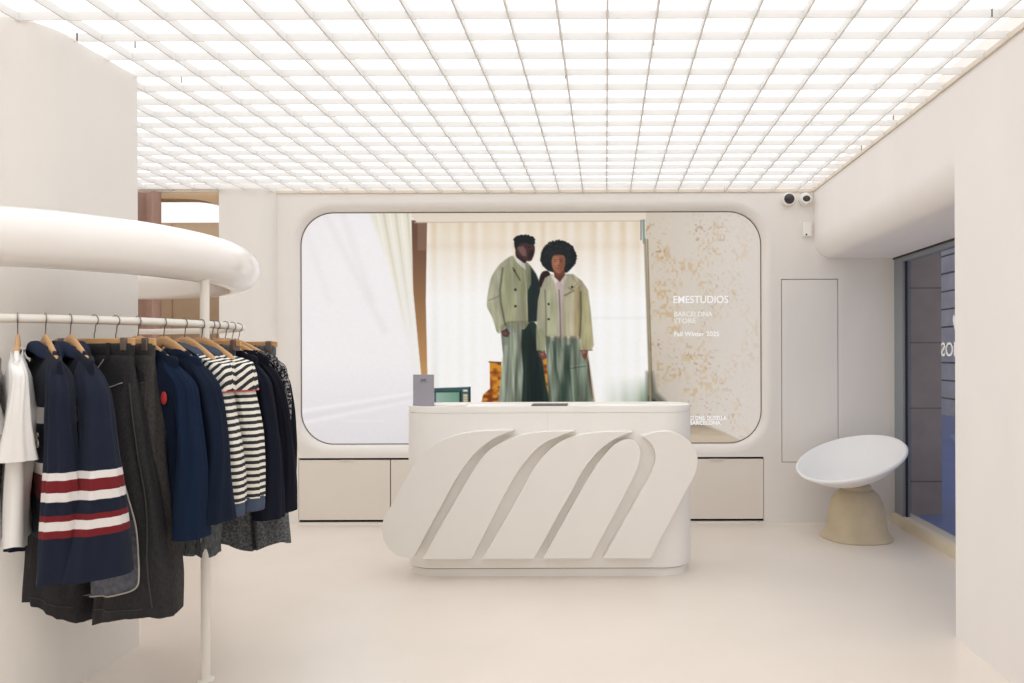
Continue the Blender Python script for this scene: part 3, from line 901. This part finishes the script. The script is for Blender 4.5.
# 10, 11 dark shirts
r = sweater(M_INKB, M_INKB, .235, .80, .86, 61, .055, .07, .07, 'shirt'); collar(r, M_INKC)
place(r, -1.766, 3.272, -19, 'ink blue black shirt directly right of the striped shirts', 'shirt', 'dark shirts')
hanger('shirt', -1.766, 3.272, -19, 'wooden hanger of the ink blue shirt right of the striped shirts')
r = sweater(M_INKC, M_INKC, .235, .80, .85, 67, .055, .065, .075, 'shirt'); collar(r, M_INKC)
place(r, -1.770, 3.352, -13, 'black long sleeved shirt directly left of the tweed jacket', 'shirt', 'dark shirts')
hanger('shirt', -1.770, 3.352, -13, 'wooden hanger of the black shirt beside the tweed jacket')
# 12 tweed
r = sweater(M_TWEED, M_TWEED, .235, .66, .50, 71, .05, .045, .045, 'tweed_jacket'); collar(r, M_TWEED)
for s in (1, -1): sleeve(r, M_INKC, s, .235, .84, .047, .045, 73+s, out=.05, name='lower_sleeve', cuffk=1)
place(r, -1.782, 3.437, -8, 'black and white tweed jacket behind the dark shirts at the rail bend', 'jacket')
hanger('shirt', -1.782, 3.437, -8, 'wooden hanger of the tweed jacket at the rail bend')
# 13 marled denim trousers at the end
jD = trousers(M_MELANGE, 1.085, .18, .07, .0, .045, 79, name='trousers', spread=.085, wm=M_DENG, sx=.085)
place(jD, -1.815, 3.56, 2, 'marled grey denim trousers, the last garment at the right end of the row', 'trousers')
hanger('clip', -1.815, 3.56, 2, 'wooden clip hanger of the marled grey trousers at the row end')

# ------------------------------------------------------------------ the lit picture on the back wall
SS = 1.5
U0, V0, U1, V1 = 300.0, 210.0, 763.0, 446.0
Wn, Hn = int((U1-U0)*SS), int((V1-V0)*SS)
gu, gv = np.meshgrid(U0+(np.arange(Wn)+.5)/SS, V0+(np.arange(Hn)+.5)/SS)
IMG = np.zeros((Hn, Wn, 3)); rng = np.random.default_rng(3)
def vn(sx_, sy_, seed=0):
    """value noise 0..1 with feature size in px"""
    r = np.random.default_rng(seed)
    nx, ny = int((U1-U0)/sx_)+3, int((V1-V0)/sy_)+3
    g = r.random((ny, nx)); x = (gu-U0)/sx_; y = (gv-V0)/sy_
    xi = x.astype(int); yi = y.astype(int); fx = x-xi; fy = y-yi
    fx = fx*fx*(3-2*fx); fy = fy*fy*(3-2*fy)
    return (g[yi, xi]*(1-fx)+g[yi, xi+1]*fx)*(1-fy)+(g[yi+1, xi]*(1-fx)+g[yi+1, xi+1]*fx)*fy
def sdf(pts):
    d = np.full(gu.shape, 1e9); inside = np.zeros(gu.shape, bool); n = len(pts)
    for i in range(n):
        (x0, y0), (x1, y1) = pts[i], pts[(i+1) % n]
        dx, dy = x1-x0, y1-y0; l2 = dx*dx+dy*dy+1e-9
        t_ = np.clip(((gu-x0)*dx+(gv-y0)*dy)/l2, 0, 1)
        d = np.minimum(d, np.hypot(gu-x0-t_*dx, gv-y0-t_*dy))
        c = ((y0 > gv) != (y1 > gv)) & (gu < (x1-x0)*(gv-y0)/((y1-y0) if y1 != y0 else 1e-9)+x0)
        inside ^= c
    return np.where(inside, -d, d)
def col(c): return np.array(c, float)
def paint(mask, c):
    global IMG
    c = c if isinstance(c, np.ndarray) and c.ndim == 3 else np.broadcast_to(col(c), IMG.shape)
    IMG = IMG*(1-mask[..., None])+c*mask[..., None]
def poly(pts, c, soft=.7, op=1, sm=False):
    if sm: pts = catmull(pts, 5, True)
    paint(np.clip(.5-sdf(pts)/soft, 0, 1)*op, c)
def grad(c0, c1, t_): t_ = np.clip(t_, 0, 1)[..., None]; return col(c0)*(1-t_)+col(c1)*t_
def blob(x, y, rx, ry, c, soft=.35, op=1):
    d = np.sqrt(((gu-x)/rx)**2+((gv-y)/ry)**2); paint(np.clip((1-d)/soft+.5, 0, 1)*op, c)
def line(pts, wd, c, op=1, soft=.8):
    d = np.full(gu.shape, 1e9)
    for (x0, y0), (x1, y1) in zip(pts[:-1], pts[1:]):
        dx, dy = x1-x0, y1-y0; t_ = np.clip(((gu-x0)*dx+(gv-y0)*dy)/(dx*dx+dy*dy+1e-9), 0, 1)
        d = np.minimum(d, np.hypot(gu-x0-t_*dx, gv-y0-t_*dy))
    paint(np.clip((wd/2-d)/soft+.5, 0, 1)*op, c)
# left sheer
paint(np.ones(gu.shape), grad((243, 240, 242), (226, 222, 226), (gv-360)/90))
paint(np.clip((350-gu)/80, 0, 1)*np.clip((300-gv)/120, 0, 1)*.6, (238, 230, 228))
for (a, b_, o_) in (((325, 212), (385, 330), .5), ((343, 212), (372, 300), .5), ((300, 212), (330, 300), .3)):
    line([a, b_], 7, (232, 228, 230), o_, 6)
line([(302, 410), (418, 392)], 3, (250, 249, 250), .6, 4); line([(302, 422), (418, 398)], 3, (249, 248, 250), .6, 4)
line([(302, 416), (418, 396)], 4, (226, 223, 228), .6, 5)
edge = [(370, 212), (412, 212), (413, 260), (416, 310), (422, 350), (429, 404), (424, 404), (412, 370), (400, 310), (388, 260)]
poly(edge, grad((232, 227, 212), (240, 238, 236), (gv-212)/130), 5)
for k in range(6):
    line([(378+k*6, 212), (392+k*4.3, 280), (414+k*1.6, 380)], 2.2, (206, 198, 172) if k % 2 else (246, 242, 232), np.clip(.75-(gv-212)/170, 0, 1), 2)
# centre sheer curtain
fold = .5+.5*np.sin(gu/2.15+3*vn(30, 400, 5))*vn(9, 300, 6)
top = np.clip((300-gv)/75, 0, 1)
base = grad((250, 250, 250), (238, 229, 216), top)
base = base-(fold*24*(.3+top))[..., None]*col((.55, .85, 1.3))
base -= (np.exp(-((gv-246)/5)**2)*8)[..., None]*col((.5, .9, 1.3))
base -= (np.clip((gu-600)/45, 0, 1)*np.clip((gv-375)/28, 0, 1)*(70+60*vn(6, 60, 9)))[..., None]*col((1, .82, 1.05))
base -= (np.clip(1-np.abs(gu-436)/6, 0, 1)*np.clip((gv-300)/200+.4, 0, 1)*10)[..., None]
msk = ((gu > 426) & (gu < 648) & (gv > 220)).astype(float)
paint(msk, np.clip(base, 0, 252))
line([(556, 318), (646, 318)], 2, (226, 228, 232), .4, 3)
# brown gap
poly([(412, 220), (427.5, 220), (426, 300), (428, 404), (424, 404), (418, 340), (413.5, 290)], grad(grad((112, 84, 70), (96, 62, 44), (gv-222)/60)[0:, :] if 0 else (104, 74, 58), (198, 152, 98), (gv-235)/150), .9)
paint(((gu > 418) & (gu < 427) & (gv > 222) & (gv < 250)).astype(float)*.5, (150, 120, 104))
# cornice
poly([(412, 212), (662, 212), (662, 221.5), (417, 222), (412, 216)], (228, 216, 202), .8)
line([(415, 222.3), (650, 221.3)], 1, (196, 178, 158), .8)
# wallpaper
wp = grad((208, 197, 182), (219, 211, 203), (gu-648)/90)
wp = wp-(np.clip((700-gu)/60, 0, 1)*np.clip((gv-330)/90, 0, 1)*26)[..., None]*col((1, .95, .9))
patch = np.clip((vn(15, 20, 21)-.50)*4, 0, 1)*np.clip((vn(2.4, 2.8, 22)-.50)*3.2, 0, 1)
wp = wp-(patch*np.clip(1.1-(gu-650)/150, .35, 1))[..., None]*col((8, 22, 44))
patch2 = np.clip((vn(2, 2.2, 23)-.74)*6, 0, 1)*np.clip((vn(20, 22, 24)-.35)*2.5, 0, 1)
wp = wp-(patch2*np.clip(1.2-(gu-650)/110, .2, 1))[..., None]*col((30, 46, 60))
m_ = (gu > 646+(gv-212)*.012).astype(float); paint(m_, np.clip(wp, 0, 255))
poly([(646, 372), (652, 372), (656, 392), (668, 404), (646, 404)], (92, 94, 84), 5, .85)
poly([(648, 396), (655, 400), (655, 410), (648, 410)], (40, 44, 42), 3, .9)
line([(643.5, 221), (644, 243)], 2.6, (120, 142, 140), .9, 1.2); line([(641, 221), (641, 240)], 1.2, (60, 70, 66), .7, 1)
line([(645, 240), (647, 300), (648.5, 350), (650, 404)], 2.6, (150, 138, 112), .9, 1.4)
line([(647.5, 240), (649, 300), (650.5, 350), (652, 404)], 1.1, (94, 84, 66), .7, 1)
# ledge at lower right
poly([(640, 425), (688, 425), (704, 424), (722, 432), (740, 441), (740, 446), (640, 446)], grad((150, 136, 116), (200, 184, 164), (gv-424)/14+.25*vn(14, 3, 31)), 1.2)
line([(702, 424), (722, 432), (740, 441)], 1.6, (196, 184, 172), .8, 1.4)
# amber cushions
def cushion(pts, seed):
    t_ = vn(5, 3, seed)
    poly(pts, grad((206, 138, 44), (126, 60, 22), (t_-.3)*2.2), .9)
cushion([(489.5, 361), (501, 362), (503, 378), (503, 392), (490, 392)], 41)
cushion([(483, 394), (490, 388), (506, 390), (506, 404), (481, 404)], 42)
cushion([(536, 352), (545, 352), (552, 372), (553, 397), (538, 396)], 43)
line([(489, 361.5), (501, 362)], 1.2, (70, 50, 30), .8); line([(481, 402), (503, 396)], 1.2, (110, 60, 30), .8)
poly([(536, 395), (553, 396), (553, 404), (536, 404)], (30, 34, 34), 1)
# small green television set
poly([(434, 388), (470, 387), (470.5, 404), (434, 404)], (60, 88, 88), .8)
poly([(436, 392), (459, 391.5), (459, 404), (436, 404)], grad((150, 178, 164), (112, 152, 132), (gu-436)/22), .8)
line([(434, 388), (470, 386.8)], 1, (38, 70, 84), .9); line([(434, 391), (458, 391)], 1, (40, 60, 62), .9); line([(460.5, 391), (460.5, 404)], 1.6, (26, 36, 38), .95)
poly([(463, 389), (467.5, 389), (467.5, 391), (463, 391)], (216, 218, 214), .6)
poly([(463, 393.5), (467.5, 393.5), (467.5, 403), (463, 403)], (196, 188, 164), .6)
line([(469.6, 387), (469.6, 404)], 1.6, (24, 34, 36), .95)
for k in range(3): line([(463, 396.5+k*2.4), (467.5, 396.5+k*2.4)], .6, (150, 110, 80), .8)
# ---- left figure
tr_l = [(500, 326), (508, 321), (530, 320), (537, 326), (541, 350), (545, 380), (550, 405), (498, 405), (501, 380), (503, 355)]
poly(tr_l, grad((144, 150, 134), (134, 143, 128), (gv-330)/70), .9)
poly([(504, 345), (508, 345), (508, 405), (497.5, 405), (500, 380)], (176, 184, 166), 2.2, .7)
for x0, o_ in ((509, .5), (513, .35), (518, .4)): line([(x0, 336), (x0-2, 372), (x0-4, 404)], 2, (104, 118, 102), o_, 2)
line([(514, 334), (514, 370), (512, 404)], 3, (168, 178, 156), .5, 3)
poly([(522, 322), (531, 318), (538, 326), (540.5, 350), (546, 385), (550, 405), (521, 405), (523, 370), (521, 345)], (30, 48, 44), 1.6, .96)
poly([(531, 330), (536, 345), (540, 375), (544, 405), (530, 405), (531, 360)], (18, 34, 36), 2.5, .8)
line([(525, 340), (526, 404)], 1.2, (60, 84, 74), .4, 2)
coat = [(511, 256), (518, 257), (527, 262), (534, 270), (539, 281), (540, 300), (538.5, 320), (530, 322), (524, 329), (518, 327), (505, 325), (503, 331), (497, 332), (493, 318), (487, 306), (488.5, 290), (492, 276), (500, 264)]
poly(coat, grad((188, 185, 160), (164, 162, 138), (gu-490)/40), .9, sm=True)
poly([(503, 272), (508, 266), (514, 268), (517, 300), (517, 326), (507, 324), (502, 300)], (178, 182, 142), 2, .8)
poly([(490, 280), (497, 268), (502, 272), (499, 292), (495, 303), (489, 302)], (206, 204, 176), 3, .7)
poly([(488, 305), (494, 303), (504, 322), (506, 330), (498, 333), (493, 320)], (196, 196, 162), 2, .8)
line([(503, 268), (500, 290), (501, 303), (505, 324)], 1.8, (92, 98, 72), .75, 1.4)
line([(489, 300), (497, 297), (501, 294)], 1.2, (132, 134, 102), .7, 1.2)
poly([(530, 266), (536, 274), (540.5, 285), (541, 305), (539, 321), (528, 322), (527, 300), (528, 280)], (28, 44, 44), 1.6, .97)
poly([(526, 262), (531, 268), (531, 284), (528, 290), (526, 276)], (150, 152, 118), 1, .8)
poly([(511, 257), (516, 256), (524, 268), (527, 285), (528, 322), (524, 327), (521, 300), (516, 277)], (164, 166, 128), 1, .9)
line([(513, 268), (520, 280)], 1.6, (70, 78, 60), .7, 1.2); line([(524, 270), (526.5, 290), (527, 322)], 1, (210, 204, 186), .7, 1)
poly([(513.5, 256), (518, 256), (525, 264), (526, 270), (522, 267), (516, 261)], (232, 224, 216), .9)
for y_ in (289.5, 306): blob(515.5, y_, 1.3, 1.3, (44, 40, 30), .5, .95)
blob(514.5, 270.5, 1.1, 1.1, (50, 50, 40), .5, .9)
# dark head, turned right
poly([(516, 248), (521, 250), (527, 258), (525, 263), (520, 260), (516, 256)], (52, 34, 32), .9, sm=True)
poly([(516, 243), (521, 240), (529, 240), (534.3, 245), (535, 251), (533.6, 256), (531.5, 260.5), (527, 261), (522, 257), (518, 254), (516, 249)], (66, 44, 44), .9, sm=True)
poly([(519, 247), (523.5, 246), (526, 250), (526.5, 256), (523, 256), (519.5, 252)], (132, 98, 92), 2, .75)
poly([(530, 250), (534, 250), (533.5, 256), (530, 260), (528, 257)], (34, 24, 28), 2, .8)
poly([(514.5, 246), (514.5, 240), (517, 236.5), (523, 235), (530, 236), (534.5, 240), (535, 244), (531, 244.5), (526, 243), (520, 244), (517.5, 248), (516, 250)], (22, 28, 32), .9, sm=True)
for k in range(22):
    a = random.uniform(PI, 2*PI); blob(524.5+10*math.cos(a), 241+5.6*math.sin(a), 1.3, 1.1, (18, 24, 28), .5, .9)
blob(518.6, 248.5, 1.1, 1.9, (120, 84, 80), .6, .7)
blob(529.2, 247.3, 1.4, .6, (28, 18, 20), .6, .8)
# hand in pocket and hand on shoulder
poly([(501, 331), (507, 328), (510, 333), (508, 337), (503, 336)], (92, 62, 62), .9)
blob(505, 333, 2, 1.6, (150, 112, 108), .8, .5)
poly([(540, 276), (543, 271.5), (548, 271), (551, 276), (552, 284), (550, 290), (545, 290), (541, 288), (539, 283)], (42, 26, 28), .9, sm=True)
for k in range(3): line([(542.5+k*2.6, 280), (543+k*2.6, 289)], .8, (92, 62, 60), .6, .8)
# ---- right figure
poly([(545, 332), (580, 332), (584, 345), (588, 360), (593, 405), (549, 405), (547, 375)], grad((128, 138, 122), (118, 130, 116), (gv-340)/60), .9)
poly([(566, 345), (570, 345), (570, 372), (569, 405), (556, 405), (562, 380)], (56, 78, 68), 3, .75)
line([(553, 342), (556, 370), (564, 404)], 2.5, (66, 88, 74), .75, 2)
line([(549, 344), (549.5, 372), (553, 404)], 2, (160, 172, 146), .55, 2)
poly([(570, 366), (585, 363), (588, 380), (592, 405), (573, 405)], (134, 150, 130), 1.5, .85)
line([(568, 368.5), (585, 366)], 1, (66, 84, 72), .8, 1); line([(569, 368), (572, 404)], 1.2, (74, 94, 80), .8, 1.2)
line([(560, 340), (562, 352)], 1, (84, 104, 86), .7, 1)
line([(586, 352), (590, 380), (593, 402)], 3, (150, 132, 106), .85, 2); line([(588, 362), (592, 398)], 1, (84, 66, 52), .7, 1)
jk = [(545, 278), (552, 274), (558, 277), (565, 274), (573, 274), (582, 281), (588, 290), (590.5, 310), (593.5, 345), (591.5, 350), (580, 350), (579.5, 339), (558, 338), (546, 337), (545, 351), (536.5, 350), (536, 330), (538, 300), (541, 288)]
poly(jk, grad((186, 183, 156), (198, 188, 158), (gu-545)/40), .9)
poly([(581, 290), (588, 295), (592.5, 344), (590, 349), (581, 348), (580, 320)], (190, 184, 138), 1.6, .8)
poly([(561, 290), (577, 288), (577, 336), (563, 336)], (214, 204, 174), 3, .7)
poly([(574, 288), (581, 285), (581, 336), (574, 336)], (168, 146, 98), 2.4, .55)
poly([(548, 292), (557, 290), (558, 334), (547, 334)], (194, 198, 162), 3, .7)
line([(580.5, 292), (581, 312), (579.5, 338)], 1.6, (96, 94, 62), .8, 1.2)
line([(545, 290), (546, 312), (546, 337)], 1.4, (108, 112, 82), .7, 1.2)
poly([(536.5, 330), (541, 328), (545, 333), (545, 350), (537, 350)], (158, 166, 124), 2, .6)
line([(563, 296), (574, 291), (569, 288)], 1.2, (120, 118, 86), .8, 1)
line([(572, 276), (577, 284), (566, 296)], 1, (140, 138, 104), .7, 1)
poly([(553, 277), (558, 276), (563, 276), (566, 282), (563, 300), (562, 320), (562, 337), (558, 338), (558, 315), (557, 295)], (214, 198, 192), 1, .95)
line([(559, 290), (560, 312), (560.5, 337)], 1.6, (128, 106, 98), .75, 1.2)
poly([(551, 276), (556, 273), (559, 280), (555.5, 284)], (234, 224, 216), .9); poly([(560, 281), (565, 272), (567, 277), (563, 285)], (226, 216, 208), .9)
for x_, y_ in ((548.5, 304), (548.5, 319), (572, 287)): blob(x_, y_, 1.2, 1.2, (44, 42, 34), .5, .95)
line([(547, 338), (579, 339)], 1.2, (138, 140, 128), .8, 1); line([(537, 350.5), (545, 351)], 1, (70, 72, 56), .8, 1); line([(580, 350.5), (592, 350)], 1, (90, 88, 60), .8, 1)
poly([(538, 351), (545, 351.5), (547, 357), (543, 360), (539, 356)], (112, 70, 64), .9); blob(542, 354, 1.6, 1.3, (168, 122, 110), .8, .7)
poly([(580.5, 350), (588, 350), (587, 355), (585, 360), (582, 357)], (120, 76, 66), .9); blob(584, 352, 1.6, 1.6, (178, 132, 118), .8, .7)
# afro and face
hair = catmull([(541, 262), (541.5, 252), (546, 246), (553, 242.5), (561, 241), (568, 243), (573.5, 248), (575.5, 256), (574.5, 264), (570, 270), (565, 273), (552, 272), (546, 269)], 5, True)
poly(hair, (24, 30, 34), 1)
for k in range(150):
    a = random.uniform(0, 2*PI); r_ = random.uniform(.9, 1.06)
    if .22*PI < a < .78*PI: continue
    blob(558.3+17*r_*math.cos(a), 257+15.6*r_*math.sin(a), random.uniform(.6, 1.4), random.uniform(.6, 1.3), (22, 26, 30), .6, .9)
for k in range(60): blob(558+random.uniform(-13, 13), 254+random.uniform(-10, 10), 1, .8, (44, 52, 58), .8, .5)
poly([(553, 268), (564, 268), (565, 275), (560, 282), (554.5, 277)], (104, 62, 46), 1)
poly([(552, 259), (554, 255.5), (559, 254.5), (564, 256), (565.2, 262), (564, 268), (560.5, 273), (557, 273), (553.2, 269), (551.8, 264)], (150, 98, 74), 1, sm=True)
poly([(559.5, 256), (564.5, 257), (564.8, 266), (561, 272), (559.5, 272)], (116, 72, 56), 2.4, .7)
blob(556, 262, 2, 4, (186, 132, 104), .9, .45)
for x_ in (555.6, 561.2): blob(x_, 261.6, 1.1, .5, (48, 28, 24), .6, .9); line([(x_-1.5, 259.8), (x_+1.3, 259.7)], .6, (54, 32, 26), .8, .7)
line([(558.4, 261), (558.2, 265)], .7, (176, 122, 98), .6, .7); blob(558.6, 265.4, 1.2, .5, (94, 52, 42), .6, .7)
blob(558.5, 268.4, 1.7, .6, (124, 62, 58), .6, .9)
paint(np.clip((256.5-gv)/2, 0, 1)*np.clip(1.3-np.abs(gu-558.5)/8, 0, 1)*(gv > 250)*.6, (40, 34, 34))

# cloth grain and creases over both figures
def crease(pts, sx_, sy_, seed, k):
    global IMG
    m_ = np.clip(.5-sdf(pts)/1.2, 0, 1)[..., None]
    n_ = (vn(sx_, sy_, seed)-.5)*1.2+(vn(sx_*.45, sy_*.5, seed+1)-.5)*.7
    IMG = IMG*(1+m_*k*n_[..., None])*(1-(.15 if k > .05 else 0)*m_)
crease(coat, 4, 22, 61, .17); crease(jk, 4, 24, 63, .15)
crease(tr_l, 3, 34, 65, .42); crease([(545, 336), (580, 336), (588, 360), (593, 405), (549, 405), (547, 375)], 3.4, 26, 67, .46)
crease([(300, 205), (765, 205), (765, 450), (300, 450)], 1.6, 1.6, 69, .010)
IMG = np.clip(IMG, 0, 252)
ny, nx = IMG.shape[:2]
YP = FY+.062
px0, px1, pz1, pz0 = wx(U0, YP), wx(U1, YP), wz(V0, YP), wz(V1, YP)
# the grid holds one vertex per sample
xx = np.linspace(px0+.0, px1, nx); zz = np.linspace(pz1, pz0, ny)
GX, GZ = np.meshgrid(xx, zz)
pic = empty('wall_picture', ((px0+px1)/2, YP, (pz0+pz1)/2))
tag(pic, 'wide round-cornered backlit picture of two people in pale green jackets set in the back wall', 'picture')
me = bpy.data.meshes.new('picture_face')
co = np.stack([GX-(px0+px1)/2, np.zeros_like(GX), GZ-(pz0+pz1)/2], -1).reshape(-1, 3)
idx = np.arange(nx*ny).reshape(ny, nx)
# keep quads inside the rounded outline (slightly larger than the opening)
R_ = .30
rx0, rx1, rz0, rz1 = PX0-.006, PX1+.006, PZ0-.006, PZ1+.006
cxm = (GX[:-1, :-1]+GX[1:, 1:])/2; czm = (GZ[:-1, :-1]+GZ[1:, 1:])/2
qx = np.maximum(np.abs(cxm-(rx0+rx1)/2)-((rx1-rx0)/2-R_), 0); qz = np.maximum(np.abs(czm-(rz0+rz1)/2)-((rz1-rz0)/2-R_), 0)
keep = np.hypot(qx, qz) < R_
q = np.stack([idx[:-1, :-1], idx[1:, :-1], idx[1:, 1:], idx[:-1, 1:]], -1)[keep]
used = np.unique(q); remap = np.full(nx*ny, -1); remap[used] = np.arange(len(used))
q = remap[q]; co = co[used]
me.vertices.add(len(co)); me.vertices.foreach_set('co', co.ravel())
me.loops.add(q.size); me.loops.foreach_set('vertex_index', q.ravel().astype(np.int32))
me.polygons.add(len(q)); me.polygons.foreach_set('loop_start', (np.arange(len(q))*4).astype(np.int32))
me.update(calc_edges=True)
at = me.color_attributes.new('print', 'FLOAT_COLOR', 'POINT')
c8 = np.clip(IMG.reshape(-1, 3)[used]/255, 0, 1)
cl = np.where(c8 <= .04045, c8/12.92, ((c8+.055)/1.055)**2.4)
at.data.foreach_set('color', np.concatenate([cl, np.ones((len(cl), 1))], 1).astype(np.float32).ravel())
pm = bpy.data.materials.new('backlit print'); pm.use_nodes = True
N = pm.node_tree.nodes; L = pm.node_tree.links; b = N['Principled BSDF']
an = N.new('ShaderNodeAttribute'); an.attribute_name = 'print'
PIC_E = .79
sc_ = N.new('ShaderNodeMix'); sc_.data_type = 'RGBA'; sc_.blend_type = 'MULTIPLY'; sc_.inputs['Factor'].default_value = 1; sc_.inputs['B'].default_value = (.2, .2, .2, 1)
L.new(an.outputs['Color'], sc_.inputs['A']); L.new(sc_.outputs['Result'], b.inputs['Base Color'])
L.new(an.outputs['Color'], b.inputs['Emission Color']); b.inputs['Emission Strength'].default_value = PIC_E
b.inputs['Roughness'].default_value = .5; b.inputs['Specular IOR Level'].default_value = .2
me.materials.append(pm)
o = bpy.data.objects.new('picture_face', me); COL.objects.link(o); o.parent = pic
# thin dark edge line and backing
oc = [(x-(px0+px1)/2, z-(pz0+pz1)/2) for x, z in rrect(PX0-.001, PZ0-.001, PX1+.001, PZ1+.001, .281)]
ic = [(x-(px0+px1)/2, z-(pz0+pz1)/2) for x, z in rrect(PX0+.007, PZ0+.007, PX1-.007, PZ1-.007, .273)]
v, f = loft([[(x, -.004, z) for x, z in oc], [(x, -.004, z) for x, z in ic], [(x, .001, z) for x, z in ic]], False, False)
mesh('edge_gap', v, f, mat('picture edge', (112, 98, 84), .8), pic)
v, f = prism(rrect(rx0-(px0+px1)/2, rz0-(pz0+pz1)/2, rx1-(px0+px1)/2, rz1-(pz0+pz1)/2, R_), .004, .04); mesh('backing', v, f, DARKGAP, pic)
TXW = emission('lit white lettering', (.96, .95, .97), .95); TXC = emission('lit cream lettering', (.93, .90, .85), .9)
def ptext(body, u0, u1, vt_, vb, m, bold=.0006, nm='lettering'):
    o = text(nm, body, m, pic, .08, .0005)
    o = fit(o, (u1-u0)/721*YP, (vb-vt_)/721*YP, bold)
    o.rotation_euler = (PI/2, 0, 0); o.location = (wx(u0, YP)-(px0+px1)/2, -.002, wz(vb, YP)-(pz0+pz1)/2)
ptext('EMESTUDIOS', 673, 727.5, 296, 303.3, TXW, .0005)
ptext('BARCELONA', 674, 712, 311.8, 316.6, TXC)
ptext('STORE', 674, 695.5, 318.6, 323.4, TXC)
ptext('Fall Winter 2025', 674, 718.5, 331.8, 336.4, TXW)
ptext('C/ DNS. DUTELLA', 689, 726, 416.2, 420.3, TXW)
ptext('BARCELONA', 689, 720, 421, 425, TXW)
ptext('emestudios.com', 340, 384, 417.5, 421, emission('faint lettering', (.88, .87, .88), .92), .0)

# slanted logo on the glass above the letters
lm = MB()
for k in range(4):
    y0_ = 5.115-4.86-k*.13; z0_ = wz(350, 5.1)-CAMZ+.04
    q = catmull([(y0_+.02, z0_+.20), (y0_-.005, z0_+.185), (y0_-.06, z0_+.05), (y0_-.08, z0_), (y0_-.05, z0_), (y0_-.01, z0_+.08), (y0_+.028, z0_+.16)], 4, True)
    lm.add(*prism(q, 0, .0008, lambda a, b_, y: (y, a, b_)))
lm.build('logo_mark', VIN, vt)

# ------------------------------------------------------------------ world, camera, colour management
w = bpy.data.worlds.new('World'); S.world = w; w.use_nodes = True
bg = w.node_tree.nodes['Background']; bg.inputs[0].default_value = (.76, .80, 1.0, 1); bg.inputs[1].default_value = .50

cam = bpy.data.cameras.new('Camera'); co_ = bpy.data.objects.new('Camera', cam); COL.objects.link(co_)
cam.sensor_width = 36; cam.lens = 721/1024*36; cam.shift_x = -94/1024; cam.shift_y = 11.5/1024
co_.location = (0, 0, CAMZ); co_.rotation_euler = (PI/2, .003, 0)
S.camera = co_
cam.clip_start = .05
vs = S.view_settings; vs.view_transform = 'Standard'; vs.look = 'None'; vs.gamma = 1; vs.use_curve_mapping = False
S.display_settings.display_device = 'sRGB'
vs.exposure = 0.0
try:
    S.cycles.use_denoising = True; S.cycles.max_bounces = 14; S.cycles.diffuse_bounces = 10
except Exception: pass
